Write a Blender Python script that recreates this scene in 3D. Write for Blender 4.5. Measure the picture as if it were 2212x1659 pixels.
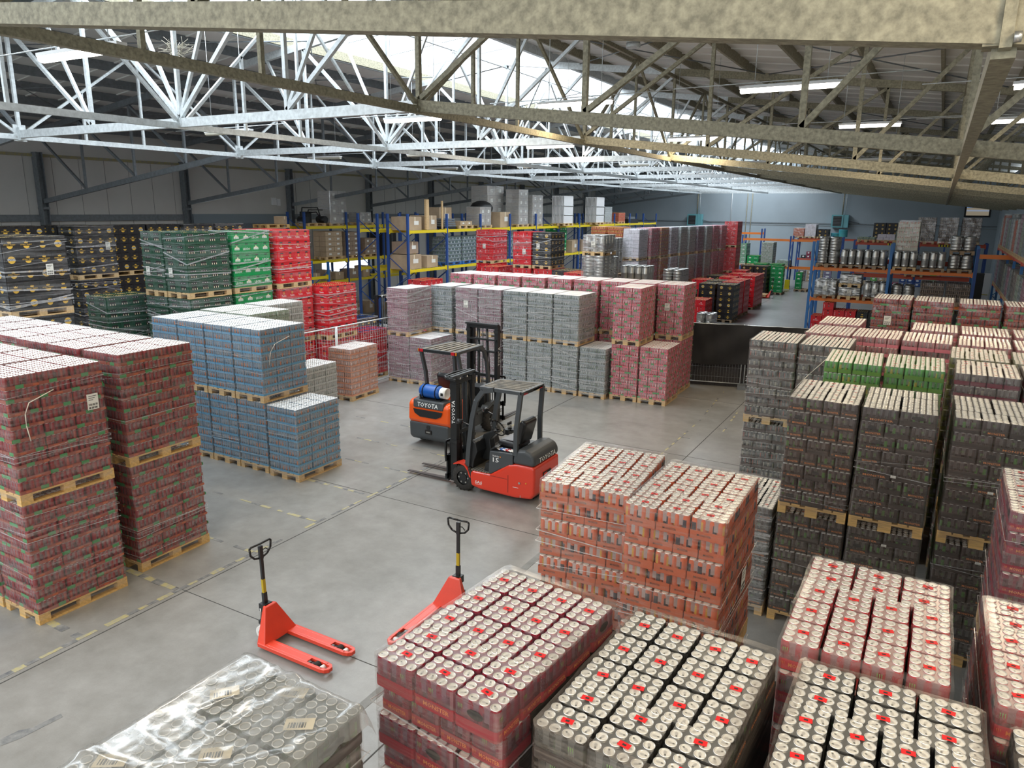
import bpy, math, random
from mathutils import Vector, Matrix
random.seed(7)
for o in list(bpy.data.objects): bpy.data.objects.remove(o)
SC = bpy.context.scene
COL = SC.collection
PI = math.pi
# ------------------------------------------------------------------ camera
def setup_camera():
    f, yaw, pitch, roll, H = 1585.0, -.51714, .23506, .01114, 5.273
    fw = Vector((math.sin(yaw)*math.cos(pitch), math.cos(yaw)*math.cos(pitch), -math.sin(pitch)))
    r = Vector((math.cos(yaw), -math.sin(yaw), 0)); u = r.cross(fw)
    r2 = math.cos(roll)*r+math.sin(roll)*u; u2 = -math.sin(roll)*r+math.cos(roll)*u
    cd = bpy.data.cameras.new('camera'); cam = bpy.data.objects.new('camera', cd); COL.objects.link(cam)
    m = Matrix((r2, u2, -fw)).transposed().to_4x4(); m.translation = Vector((0, 0, H))
    cam.matrix_world = m
    cd.sensor_fit = 'HORIZONTAL'; cd.sensor_width = 36; cd.lens = f/2212*36; cd.clip_start = .05; cd.clip_end = 400
    SC.camera = cam
setup_camera()
# ------------------------------------------------------------------ world, sky light, exposure
SC.view_settings.view_transform = 'Standard'; SC.view_settings.look = 'None'
SC.view_settings.gamma = 1; SC.view_settings.use_curve_mapping = False
SC.view_settings.exposure = 0.14
wd = bpy.data.worlds.new('sky'); SC.world = wd; wd.use_nodes = True
wd.node_tree.nodes['Background'].inputs[0].default_value = (.86, .93, 1, 1)
wd.node_tree.nodes['Background'].inputs[1].default_value = 2.1
SC.cycles.use_denoising = True
SC.cycles.max_bounces = 6; SC.cycles.diffuse_bounces = 4; SC.cycles.glossy_bounces = 2
SC.cycles.transmission_bounces = 2; SC.cycles.transparent_max_bounces = 10
SC.cycles.sample_clamp_indirect = 4; SC.cycles.caustics_reflective = False; SC.cycles.caustics_refractive = False
def area(name, loc, sx, sy, power, col, rot=(0, 0, 0)):
    l = bpy.data.lights.new(name, 'AREA'); l.shape = 'RECTANGLE'; l.size = sx; l.size_y = sy; l.energy = power; l.color = col
    o = bpy.data.objects.new(name, l); o.location = loc; o.rotation_euler = rot; COL.objects.link(o); return o
# daylight entering through the long ridge skylight
area('skylight_daylight', (-13.4, 30, 10.9), 5.6, 72, 7000, (.84, .93, 1))
# ------------------------------------------------------------------ materials
M = {}
def rgb(c):
    return (c[0], c[1], c[2], 1)
def mat(name, col, rough=.5, metal=0., var=0., scale=4., col2=None, bump=0., alpha=1., emis=0., stretch=None, spec=None, coat=0.):
    if name in M: return M[name]
    m = bpy.data.materials.new(name); m.use_nodes = True; nt = m.node_tree; b = nt.nodes['Principled BSDF']
    b.inputs['Base Color'].default_value = rgb(col); b.inputs['Roughness'].default_value = rough; b.inputs['Metallic'].default_value = metal
    if spec is not None: b.inputs['Specular IOR Level'].default_value = spec
    if coat: b.inputs['Coat Weight'].default_value = coat; b.inputs['Coat Roughness'].default_value = .12
    if emis:
        b.inputs['Emission Color'].default_value = rgb(col); b.inputs['Emission Strength'].default_value = emis
    if alpha < 1: b.inputs['Alpha'].default_value = alpha
    if var or col2 or bump:
        tc = nt.nodes.new('ShaderNodeTexCoord'); mp = nt.nodes.new('ShaderNodeMapping'); nz = nt.nodes.new('ShaderNodeTexNoise')
        nt.links.new(tc.outputs['Object'], mp.inputs[0]); nt.links.new(mp.outputs[0], nz.inputs[0])
        if stretch: mp.inputs['Scale'].default_value = stretch
        nz.inputs['Scale'].default_value = scale; nz.inputs['Detail'].default_value = 5; nz.inputs['Roughness'].default_value = .62
        cr = nt.nodes.new('ShaderNodeValToRGB'); nt.links.new(nz.outputs[0], cr.inputs[0])
        c2 = col2 or [max(0, c*(1-var)) for c in col]; c1 = col if col2 else [min(1, c*(1+var)) for c in col]
        cr.color_ramp.elements[0].position = .33; cr.color_ramp.elements[1].position = .67
        cr.color_ramp.elements[0].color = rgb(c2); cr.color_ramp.elements[1].color = rgb(c1)
        nt.links.new(cr.outputs[0], b.inputs['Base Color'])
        if bump:
            bp = nt.nodes.new('ShaderNodeBump'); bp.inputs['Strength'].default_value = bump; bp.inputs['Distance'].default_value = .02
            nt.links.new(nz.outputs[0], bp.inputs['Height']); nt.links.new(bp.outputs[0], b.inputs['Normal'])
    M[name] = m; return m
def film(name, col, a0, a1, rough=.2, stretch=(1, 1, 14), scale=2.2, gloss=.45):
    """clear stretch film: mostly see-through, milky where it is doubled up, glossy on top"""
    if name in M: return M[name]
    m = bpy.data.materials.new(name); m.use_nodes = True; nt = m.node_tree; N = nt.nodes; L = nt.links
    N.remove(N['Principled BSDF']); out = N['Material Output']
    tr = N.new('ShaderNodeBsdfTransparent'); df = N.new('ShaderNodeBsdfDiffuse'); gl = N.new('ShaderNodeBsdfGlossy')
    df.inputs[0].default_value = rgb(col); gl.inputs[0].default_value = (1, 1, 1, 1); gl.inputs['Roughness'].default_value = rough
    m1 = N.new('ShaderNodeMixShader'); m1.inputs[0].default_value = gloss; L.new(df.outputs[0], m1.inputs[1]); L.new(gl.outputs[0], m1.inputs[2])
    tc = N.new('ShaderNodeTexCoord'); mp = N.new('ShaderNodeMapping'); nz = N.new('ShaderNodeTexNoise'); mr = N.new('ShaderNodeMapRange')
    oi = N.new('ShaderNodeObjectInfo'); ad = N.new('ShaderNodeVectorMath'); ad.operation = 'ADD'
    cx = N.new('ShaderNodeCombineXYZ'); mu = N.new('ShaderNodeMath'); mu.operation = 'MULTIPLY'; mu.inputs[1].default_value = 37
    L.new(oi.outputs['Random'], mu.inputs[0]); L.new(mu.outputs[0], cx.inputs[0]); L.new(mu.outputs[0], cx.inputs[2])
    L.new(tc.outputs['Object'], ad.inputs[0]); L.new(cx.outputs[0], ad.inputs[1]); L.new(ad.outputs[0], mp.inputs[0])
    mp.inputs['Scale'].default_value = stretch; mp.inputs['Rotation'].default_value = (.05, .06, 0)
    L.new(mp.outputs[0], nz.inputs[0]); nz.inputs['Scale'].default_value = scale; nz.inputs['Detail'].default_value = 6; nz.inputs['Roughness'].default_value = .7
    mr.inputs['From Min'].default_value = .44; mr.inputs['From Max'].default_value = .70
    mr.inputs['To Min'].default_value = a0; mr.inputs['To Max'].default_value = a1
    L.new(nz.outputs[0], mr.inputs[0])
    mx = N.new('ShaderNodeMixShader'); L.new(mr.outputs[0], mx.inputs[0]); L.new(tr.outputs[0], mx.inputs[1]); L.new(m1.outputs[0], mx.inputs[2])
    L.new(mx.outputs[0], out.inputs[0]); M[name] = m; return m
def canmat(name, base, acc, acc2, lo=.30, hi=.78, metal=.15):
    """printed can wall: u runs round the can, v up it; a logo patch and a thin second stripe"""
    if name in M: return M[name]
    m = bpy.data.materials.new(name); m.use_nodes = True; nt = m.node_tree; N = nt.nodes; L = nt.links; b = N['Principled BSDF']
    b.inputs['Roughness'].default_value = .35; b.inputs['Metallic'].default_value = metal
    uv = N.new('ShaderNodeTexCoord'); sp = N.new('ShaderNodeSeparateXYZ'); L.new(uv.outputs['UV'], sp.inputs[0])
    def band(sock, c, w):
        a = N.new('ShaderNodeMath'); a.operation = 'SUBTRACT'; L.new(sock, a.inputs[0]); a.inputs[1].default_value = c
        ab = N.new('ShaderNodeMath'); ab.operation = 'ABSOLUTE'; L.new(a.outputs[0], ab.inputs[0])
        lt = N.new('ShaderNodeMath'); lt.operation = 'LESS_THAN'; L.new(ab.outputs[0], lt.inputs[0]); lt.inputs[1].default_value = w; return lt.outputs[0]
    def mul(a, c):
        x = N.new('ShaderNodeMath'); x.operation = 'MULTIPLY'; L.new(a, x.inputs[0]); L.new(c, x.inputs[1]); return x.outputs[0]
    fr = N.new('ShaderNodeMath'); fr.operation = 'FRACT'; L.new(sp.outputs[0], fr.inputs[0])
    k1 = mul(band(fr.outputs[0], .25, .10), band(sp.outputs[1], (lo+hi)/2, (hi-lo)/2))
    k2 = mul(band(fr.outputs[0], .70, .05), band(sp.outputs[1], .5, .36))
    x1 = N.new('ShaderNodeMix'); x1.data_type = 'RGBA'; L.new(k1, x1.inputs[0]); x1.inputs[6].default_value = rgb(base); x1.inputs[7].default_value = rgb(acc)
    x2 = N.new('ShaderNodeMix'); x2.data_type = 'RGBA'; L.new(k2, x2.inputs[0]); L.new(x1.outputs[2], x2.inputs[6]); x2.inputs[7].default_value = rgb(acc2)
    L.new(x2.outputs[2], b.inputs['Base Color']); M[name] = m; return m
# ------------------------------------------------------------------ mesh builder
class MB:
    def __init__(s): s.v = []; s.f = []; s.mi = []; s.mats = []; s.uv = []; s.sm = []
    def _m(s, m):
        if isinstance(m, str): m = M[m]
        if m not in s.mats: s.mats.append(m)
        return s.mats.index(m)
    def face(s, idx, m, uv=None, smooth=False):
        s.f.append(idx); s.mi.append(s._m(m)); s.uv.append(uv); s.sm.append(smooth)
    def poly(s, pts, m, uv=None):
        n = len(s.v); s.v += [tuple(p) for p in pts]; s.face(list(range(n, n+len(pts))), m, uv)
    def hull8(s, P, m):
        n = len(s.v); s.v += [tuple(p) for p in P]
        for q in ((0, 3, 2, 1), (4, 5, 6, 7), (0, 1, 5, 4), (1, 2, 6, 5), (2, 3, 7, 6), (3, 0, 4, 7)): s.face([n+i for i in q], m)
    def box(s, c, d, m, R=None):
        x, y, z = d[0]/2, d[1]/2, d[2]/2; c = Vector(c)
        P = [Vector(p) for p in ((-x, -y, -z), (x, -y, -z), (x, y, -z), (-x, y, -z), (-x, -y, z), (x, -y, z), (x, y, z), (-x, y, z))]
        if R is not None:
            if isinstance(R, (int, float)): R = Matrix.Rotation(R, 3, 'Z')
            P = [R @ p for p in P]
        s.hull8([c+p for p in P], m)
    def b2(s, x0, x1, y0, y1, z0, z1, m): s.box(((x0+x1)/2, (y0+y1)/2, (z0+z1)/2), (abs(x1-x0), abs(y1-y0), abs(z1-z0)), m)
    def bar(s, p, q, w, h, m, up=(0, 0, 1)):
        p = Vector(p); q = Vector(q); d = (q-p).normalized(); u = Vector(up)
        if abs(d.dot(u)) > .98: u = Vector((0, 1, 0))
        a = d.cross(u).normalized()*w/2; b = a.cross(d).normalized()*h/2
        s.hull8([p-a-b, p+a-b, p+a+b, p-a+b, q-a-b, q+a-b, q+a+b, q-a+b], m)
    def cyl(s, p, q, r, m, n=10, r2=None, caps=True, smooth=True):
        p = Vector(p); q = Vector(q); d = (q-p).normalized(); u = Vector((0, 0, 1)) if abs(d.z) < .9 else Vector((1, 0, 0))
        a = d.cross(u).normalized(); b = d.cross(a); r2 = r if r2 is None else r2; k = len(s.v)
        for c, rr in ((p, r), (q, r2)):
            for i in range(n):
                t = 2*PI*i/n; s.v.append(tuple(c+a*math.cos(t)*rr+b*math.sin(t)*rr))
        for i in range(n):
            j = (i+1) % n; s.face([k+i, k+n+i, k+n+j, k+j], m, None, smooth)
        if caps: s.face([k+i for i in range(n)], m); s.face([k+n+n-1-i for i in range(n)], m)
    def tube(s, pts, r, m, n=6):
        pts = [Vector(p) for p in pts]
        for i in range(len(pts)-1): s.cyl(pts[i], pts[i+1], r, m, n)
    def rbar(s, pts, w, h, m, up=(0, 0, 1)):
        for i in range(len(pts)-1): s.bar(pts[i], pts[i+1], w, h, m, up)
    def lathe(s, prof, mats, n=12, c=(0, 0, 0), uvs=False, phase=0., R=None):
        """prof: (r, z) list; mats: one material per band, the last one for the top cap"""
        k = len(s.v); c = Vector(c)
        for r, z in prof:
            for i in range(n):
                t = 2*PI*i/n; p = Vector((math.cos(t)*r, math.sin(t)*r, z))
                if R is not None: p = R @ p
                s.v.append(tuple(c+p))
        H = prof[-1][1]-prof[0][1] or 1
        for b in range(len(prof)-1):
            mm = mats[min(b, len(mats)-1)]
            for i in range(n):
                j = (i+1) % n
                uv = None
                if uvs:
                    u0 = i/n+phase; u1 = (i+1)/n+phase; v0 = (prof[b][1]-prof[0][1])/H; v1 = (prof[b+1][1]-prof[0][1])/H
                    uv = [(u0, v0), (u1, v0), (u1, v1), (u0, v1)]
                s.face([k+b*n+i, k+b*n+j, k+(b+1)*n+j, k+(b+1)*n+i], mm, uv, True)
        t = k+(len(prof)-1)*n; s.face([t+i for i in range(n)], mats[-1])
    def prism(s, pts, y0, y1, m, ax='y'):
        """side outline pts (a, b) swept from y0 to y1 along an axis"""
        n = len(pts); k = len(s.v)
        def P(a, b, y): return {'y': (a, y, b), 'x': (y, a, b), 'z': (a, b, y)}[ax]
        for y in (y0, y1): s.v += [P(a, b, y) for a, b in pts]
        for i in range(n):
            j = (i+1) % n; s.face([k+i, k+j, k+n+j, k+n+i], m)
        s.face([k+n-1-i for i in range(n)], m); s.face([k+n+i for i in range(n)], m)
    def text(s, t, o, X, Y, w, m, h=None, center=True):
        tv, tf, tw, th = textmesh(t); X = Vector(X).normalized(); Y = Vector(Y).normalized(); sx = w/tw; sy = (h/th) if h else sx
        o = Vector(o); k = len(s.v); ox = -tw/2 if center else 0; oy = -th/2 if center else 0
        for a, b in tv: s.v.append(tuple(o+X*(a+ox)*sx+Y*(b+oy)*sy))
        for f in tf: s.face([k+i for i in f], m)
    def disc(s, o, X, Y, rx, ry, m, n=12, t0=0, t1=2*PI):
        X = Vector(X); Y = Vector(Y); o = Vector(o); full = abs(t1-t0-2*PI) < 1e-6
        s.poly([o+X*math.cos(t0+(t1-t0)*i/(n if full else n-1))*rx+Y*math.sin(t0+(t1-t0)*i/(n if full else n-1))*ry for i in range(n)], m)
    def rect(s, o, X, Y, w, h, m):
        X = Vector(X); Y = Vector(Y); o = Vector(o); s.poly([o-X*w/2-Y*h/2, o+X*w/2-Y*h/2, o+X*w/2+Y*h/2, o-X*w/2+Y*h/2], m)
    def mesh(s, name):
        me = bpy.data.meshes.new(name); me.from_pydata(s.v, [], s.f)
        for m in s.mats: me.materials.append(m)
        me.polygons.foreach_set('material_index', s.mi); me.polygons.foreach_set('use_smooth', s.sm)
        if any(u for u in s.uv):
            uvl = me.uv_layers.new(name='uv'); d = []
            for f, u in zip(s.f, s.uv):
                for i in range(len(f)): d += (u[i] if u else (0, 0))
            uvl.data.foreach_set('uv', d)
        me.update(); return me
    def add(s, name, parent=None, loc=None, rz=0, kind=None, label=None):
        return put(name, s.mesh(name), parent, loc, rz, kind, label)
TXT = {}
def textmesh(t):
    if t in TXT: return TXT[t]
    c = bpy.data.curves.new('txt', 'FONT'); c.body = t; c.resolution_u = 1; c.size = 1; c.offset = .012
    o = bpy.data.objects.new('txt', c); me = bpy.data.meshes.new_from_object(o)
    v = [(p.co.x, p.co.y) for p in me.vertices]; f = [list(p.vertices) for p in me.polygons]
    x0 = min(a for a, b in v); y0 = min(b for a, b in v); v = [(a-x0, b-y0) for a, b in v]
    r = (v, f, max(a for a, b in v), max(b for a, b in v))
    bpy.data.objects.remove(o); bpy.data.curves.remove(c); bpy.data.meshes.remove(me); TXT[t] = r; return r
def put(name, me, parent=None, loc=None, rz=0, kind=None, label=None):
    o = bpy.data.objects.new(name, me); COL.objects.link(o)
    if parent: o.parent = parent
    if loc is not None: o.location = loc
    if rz: o.rotation_euler = (0, 0, rz)
    if kind: o['kind'] = kind
    if label: o['label'] = label
    return o
def tag(o, label, cat, group=None):
    o['label'] = label; o['category'] = cat
    if group: o['group'] = group
    return o
def thing(name, label, cat, loc=(0, 0, 0), rz=0, group=None):
    o = bpy.data.objects.new(name, None); COL.objects.link(o); o.location = loc; o.rotation_euler = (0, 0, rz); o.empty_display_size = .1
    return tag(o, label, cat, group)
def struct(name, mb_or_me, parent=None, loc=None, rz=0, label=None):
    me = mb_or_me.mesh(name) if isinstance(mb_or_me, MB) else mb_or_me
    return put(name, me, parent, loc, rz, 'structure', label)
# ------------------------------------------------------------------ shared materials
mat('wood', (.62, .43, .22), .75, var=.18, scale=3, stretch=(1, 9, 9))
mat('wood_dark', (.34, .24, .15), .8, var=.2, scale=3, stretch=(1, 9, 9))
mat('wood_orange', (.66, .42, .16), .75, var=.18, scale=3, stretch=(1, 9, 9))
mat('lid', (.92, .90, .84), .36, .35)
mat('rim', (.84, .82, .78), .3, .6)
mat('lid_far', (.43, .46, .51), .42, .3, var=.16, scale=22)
mat('steel', (.50, .50, .48), .36, .85, var=.12, scale=9)
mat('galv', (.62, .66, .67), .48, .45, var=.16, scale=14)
mat('galv_warmlit', (.28, .26, .185), .6, .25, var=.34, scale=22, bump=.15)  # galvanised steel with the warm light of the right side put into its colour
mat('galv_dark', (.19, .21, .225), .55, .35, var=.15, scale=10)
mat('black', (.012, .012, .013), .45)
mat('black_matt', (.014, .014, .015), .85)
mat('rubber', (.03, .028, .026), .85, var=.3, scale=20)
mat('white', (.82, .83, .83), .5)
mat('paper', (.80, .79, .73), .7)
mat('ink', (.03, .03, .03), .6)
mat('red_sticker', (.80, .015, .02), .45)
mat('gold', (.75, .46, .06), .45)
mat('cream', (.80, .70, .50), .5)
mat('text_white', (.86, .87, .86), .5)
mat('text_orange', (.72, .26, .09), .6)
mat('text_green', (.22, .42, .14), .6)
mat('card', (.46, .34, .22), .8, var=.1, scale=3)
mat('card_dark', (.33, .24, .17), .8, var=.1, scale=3)
mat('bottle', (.10, .045, .015), .2)
mat('cap_gold', (.72, .55, .25), .35, .5)
mat('cap_red', (.72, .05, .05), .4, .2)
mat('cap_blue', (.12, .2, .5), .35, .4)
mat('tag_green', (.06, .27, .09), .6)
mat('tag_orange', (.50, .10, .03), .6)
film('wrap', (.66, .64, .62), .07, .38)
film('wrap_band', (.80, .83, .86), .012, .30, stretch=(.4, .4, 9), scale=1.3)
film('wrap_strand_glint', (.84, .86, .88), .30, .75, stretch=(3, 3, 3), scale=3)  # for film ropes and for the pale strips that imitate glints
film('wrap_heavy', (.62, .60, .56), .10, .50)
film('wrap_brown', (.40, .33, .28), .07, .42, stretch=(1, 1, 22))
film('wrap_grey', (.80, .85, .87), .16, .78, stretch=(.7, .7, 14), scale=2.6)
film('wrap_clear', (.8, .8, .8), .02, .18)
film('wrap_sheet', (.42, .44, .45), .30, .80, rough=.16, stretch=(2.2, 1.1, 2), scale=2.6, gloss=.25)
def shrink(name, col, a): return film(name, col, a, min(.95, a+.12), rough=.3, stretch=(1, 1, 1), scale=5)
# colour schemes of the can loads: body, logo, stripe, shrink film, its strength, tray colour, band height
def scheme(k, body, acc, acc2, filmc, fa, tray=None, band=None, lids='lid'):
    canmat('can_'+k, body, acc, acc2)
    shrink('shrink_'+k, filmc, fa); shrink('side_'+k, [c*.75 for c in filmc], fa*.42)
    if tray: mat('tray_'+k, tray, .7, var=.1, scale=6)
    if band: mat('band_'+k, band, .55)
    return dict(k=k, body='can_'+k, film='shrink_'+k, side='side_'+k, tray=('tray_'+k) if tray else None, band=('band_'+k) if band else None, lids=lids)
S = {}
S['cherry'] = scheme('cherry', (.30, .012, .035), (.10, .02, .03), (.42, .10, .12), (.42, .22, .29), .82, band=(.33, .035, .05))
S['black'] = scheme('black', (.018, .018, .018), (.05, .08, .04), (.035, .03, .03), (.11, .11, .105), .84, band=(.045, .035, .033))
S['blackg'] = scheme('blackg', (.035, .024, .024), (.10, .30, .06), (.06, .05, .045), (.16, .14, .13), .60, band=(.05, .042, .038))
S['rose'] = scheme('rose', (.52, .05, .06), (.62, .25, .22), (.35, .02, .03), (.62, .36, .36), .76, band=(.55, .06, .07))
S['orange'] = scheme('orange', (.58, .13, .06), (.05, .04, .05), (.55, .30, .05), (.62, .44, .42), .70, tray=(.42, .095, .04))
S['magenta'] = scheme('magenta', (.25, .012, .05), (.07, .01, .02), (.30, .05, .1), (.50, .28, .34), .7, band=(.26, .02, .045))
S['lime'] = scheme('lime', (.10, .42, .06), (.50, .40, .02), (.04, .22, .03), (.35, .62, .28), .35, band=(.12, .28, .03))
S['pinkfilm'] = scheme('pinkfilm', (.45, .16, .18), (.25, .06, .08), (.62, .4, .4), (.70, .40, .42), .40, band=(.62, .17, .22))
S['graphite'] = scheme('graphite', (.035, .04, .045), (.36, .34, .28), (.30, .07, .05), (.30, .30, .30), .30, band=(.08, .055, .05))
S['olive'] = scheme('olive', (.20, .21, .05), (.45, .42, .10), (.08, .09, .03), (.42, .42, .34), .60, band=(.16, .19, .02))
S['plum'] = scheme('plum', (.16, .13, .12), (.42, .38, .28), (.10, .02, .04), (.52, .42, .42), .4, band=(.20, .025, .05))
S['lilac'] = scheme('lilac', (.20, .17, .28), (.35, .32, .45), (.1, .08, .16), (.45, .42, .5), .45, band=(.26, .22, .34))
S['redgreen'] = scheme('redgreen', (.24, .014, .022), (.08, .012, .015), (.36, .05, .03), (.50, .25, .28), .25, tray=(.30, .06, .035), lids='lid_far')
M['can_redgreen'].node_tree.nodes['Principled BSDF'].inputs['Roughness'].default_value = .45
S['pinkgreen'] = scheme('pinkgreen', (.60, .12, .17), (.84, .56, .58), (.45, .06, .08), (.78, .5, .55), .35, tray=(.62, .15, .20), lids='lid_far')
S['blue'] = scheme('blue', (.17, .27, .38), (.55, .20, .10), (.35, .32, .32), (.45, .60, .72), .30, tray=(.09, .30, .50), lids='lid_far')
S['dusk'] = scheme('dusk', (.10, .15, .16), (.50, .56, .56), (.16, .26, .14), (.6, .66, .68), .40, tray=(.22, .27, .30), lids='lid_far')
S['mauve'] = scheme('mauve', (.27, .10, .16), (.60, .44, .52), (.12, .16, .12), (.5, .5, .55), .30, tray=(.26, .12, .17), lids='lid_far')
S['peach'] = scheme('peach', (.62, .32, .24), (.80, .62, .58), (.6, .25, .12), (.8, .65, .65), .35, tray=(.62, .24, .13), lids='lid_far')
S['palegrey'] = scheme('palegrey', (.45, .47, .45), (.62, .64, .62), (.32, .36, .33), (.7, .7, .7), .35, tray=(.48, .49, .47), lids='lid_far')
S['whitebox'] = scheme('whitebox', (.70, .66, .72), (.25, .10, .14), (.15, .15, .3), (.8, .8, .85), .3, tray=(.72, .68, .74), lids='lid_far')
S['amber'] = scheme('amber', (.55, .22, .05), (.30, .05, .02), (.70, .45, .12), (.7, .5, .4), .3, tray=(.50, .10, .05), lids='lid_far')
S['palegreen'] = scheme('palegreen', (.30, .38, .28), (.6, .68, .6), (.2, .3, .2), (.55, .66, .55), .3, tray=(.22, .28, .22), lids='lid_far')
S['creambox'] = scheme('creambox', (.45, .20, .14), (.25, .10, .14), (.15, .15, .3), (.8, .8, .85), .3, tray=(.66, .62, .48), lids='lid_far')
S['brownwrap'] = scheme('brownwrap', (.10, .07, .055), (.3, .22, .15), (.07, .05, .05), (.4, .35, .3), .3, tray=(.14, .09, .06), lids='lid_far')
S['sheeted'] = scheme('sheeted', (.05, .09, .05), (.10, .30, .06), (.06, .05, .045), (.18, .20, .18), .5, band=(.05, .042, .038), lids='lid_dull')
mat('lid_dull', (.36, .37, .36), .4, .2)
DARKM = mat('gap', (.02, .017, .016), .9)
# ------------------------------------------------------------------ cans and packs
CH = .168; CP = .0640
def can_prof(h): return [(.0250, 0), (.0316, .008), (.0316, h-.020), (.0266, h-.004), (.0270, h), (.0243, h), (.0226, h-.0034)]
def lathe_can(b, sch, n, c, h, phase):
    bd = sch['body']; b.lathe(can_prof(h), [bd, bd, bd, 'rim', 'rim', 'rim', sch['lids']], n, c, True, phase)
CACHE = {}
def can_mesh(sch, h, var):
    k = ('can', sch['k'], h, var)
    if k in CACHE: return CACHE[k]
    b = MB(); lathe_can(b, sch, 16, (0, 0, 0), h, var*.27)
    a = var*1.9; X = Vector((math.cos(a), math.sin(a), 0)); Y = Vector((-math.sin(a), math.cos(a), 0))
    b.disc(Vector((0, 0, h-.0026))+X*.004, X, Y, .0115, .007, 'rim', 8); b.disc(Vector((0, 0, h-.003))-X*.011, X, Y, .007, .005, 'steel', 6)
    CACHE[k] = b.mesh('can'); return CACHE[k]
def oct_slab(b, lx, ly, z0, z1, m, ch=.02, n=3, top=True):
    pts = []
    for sx, sy, a0 in ((1, 1, 0), (-1, 1, PI/2), (-1, -1, PI), (1, -1, 1.5*PI)):
        for i in range(n): 
            t = a0+i*PI/2/(n-1); pts.append((sx*(lx/2-ch)+math.cos(t)*ch, sy*(ly/2-ch)+math.sin(t)*ch))
    k = len(b.v); N = len(pts); b.v += [(x, y, z0) for x, y in pts]+[(x, y, z1) for x, y in pts]
    for i in range(N): j = (i+1) % N; b.face([k+i, k+j, k+N+j, k+N+i], m)
    if top: b.face([k+N+i for i in range(N)], m)
def claw(b, o, X, Y, s, m):
    for i, d in ((-1, .85), (0, 1), (1, .8)):
        b.poly([o+X*(i*.3*s-.06*s)+Y*s*.5, o+X*(i*.3*s+.07*s)+Y*s*.5, o+X*(i*.3*s+.02*s)-Y*s*.5*d], m)
FACES = ((Vector((1, 0, 0)), Vector((0, -1, 0))), (Vector((-1, 0, 0)), Vector((0, 1, 0))), (Vector((0, 1, 0)), Vector((1, 0, 0))), (Vector((0, -1, 0)), Vector((-1, 0, 0))))
def side_prints(b, sch, lx, ly, h, style, var):
    """printing on the four sides of a pack (X = reading direction, N = outward)"""
    for q, (X, Nn) in enumerate(FACES):
        w, d = (lx, ly) if q < 2 else (ly, lx); o = Nn*(d/2+.0018); Z = Vector((0, 0, 1))
        if style in ('claw', 'claw_dark'):
            long = w > .23
            if var % 2 == 0 or not long:
                b.text('MONSTER', o+X*.018+Z*.032, X, Z, w*.64, 'text_orange', h=.024)
                claw(b, o-X*w*.38+Z*.033, X, Z, .026, 'text_green' if style == 'claw' else 'text_orange')
            if var % 3 == 0 and long:
                b.disc(o+Z*h*.60, X, Z, w*.19, h*.15, 'ink', 12)
            for i in range(3 if long else 2):
                if (var+i) % 3 == 0: claw(b, o+X*(w*(-.35+.3*i))+Z*h*.66, X, Z, .035, 'text_green')
        elif style == 'traytext':
            b.text('MONSTER', o+X*(-.02)+Z*.036, X, Z, w*.42, 'ink', h=.018)
        elif style == 'tags':
            if q < 2 or True:
                for i in range(2 if w > .3 else 1):
                    xx = w*(((var*2+i*3) % 6)/6-.40)
                    if i == 0: b.rect(o+X*xx+Z*.028+Nn*.001, X, Z, .095, .046, 'tag_green')
                    else: b.rect(o+X*xx+Z*.022+Nn*.001, X, Z, .07, .026, 'tag_orange')
        elif style == 'boxprint':
            for i in (-1, 0, 1): b.rect(o+X*(w*.3*i)+Z*h*.5, X, Z, w*.13, h*.4, 'ink')
def pack_mesh(sch, n1, n2, h, style, var, seg=9, cans=True, redtag=True):
    """n1 cans along x, n2 along y, base at z=0"""
    k = ('pack', sch['k'], n1, n2, h, style, var, seg, cans, redtag)
    if k in CACHE: return CACHE[k]
    b = MB(); lx, ly = n1*CP, n2*CP; hc = h-.006; z0 = .003
    if cans:
        for i in range(n1):
            for j in range(n2):
                if 1 < i < n1-2 and 1 < j < n2-2 and False: continue
                lathe_can(b, sch, seg, ((i-(n1-1)/2)*CP, (j-(n2-1)/2)*CP, z0), hc, ((i*7+j*3+var*5) % 8)/8)
    oct_slab(b, lx-.012, ly-.012, hc*.5, hc-.0022, sch['film'], .02)
    if sch['tray']:
        th = .07 if style == 'traytext' else .045
        oct_slab(b, lx+.002, ly+.002, 0, th, sch['tray'], .006, top=False)
        if style == 'boxprint': oct_slab(b, lx+.003, ly+.003, 0, h-.02, sch['tray'], .006, top=False)
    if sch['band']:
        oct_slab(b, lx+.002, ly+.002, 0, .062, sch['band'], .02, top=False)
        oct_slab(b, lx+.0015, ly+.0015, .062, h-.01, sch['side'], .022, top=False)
    if style: side_prints(b, sch, lx, ly, h, style, var)
    if redtag and n1*n2 == 12:
        X = Vector((1, 0, 0)); Y = Vector((0, 1, 0))
        b.rect(Vector((0, .0, h-.0035)), X, Y, .05 if n1 > n2 else .034, .03, 'red_sticker'); b.rect(Vector((0, 0, h-.003)), X, Y, .014, .012, 'ink')
    CACHE[k] = b.mesh('can_pack'); return CACHE[k]
def sticker_mesh():
    if 'stk' not in CACHE:
        b = MB(); X = Vector((1, 0, 0)); Y = Vector((0, 1, 0))
        b.rect((0, 0, 0), X, Y, .056, .034, 'red_sticker'); b.rect((0, 0, .0006), X, Y, .018, .012, 'ink'); CACHE['stk'] = b.mesh('price_sticker')
    return CACHE['stk']
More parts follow.
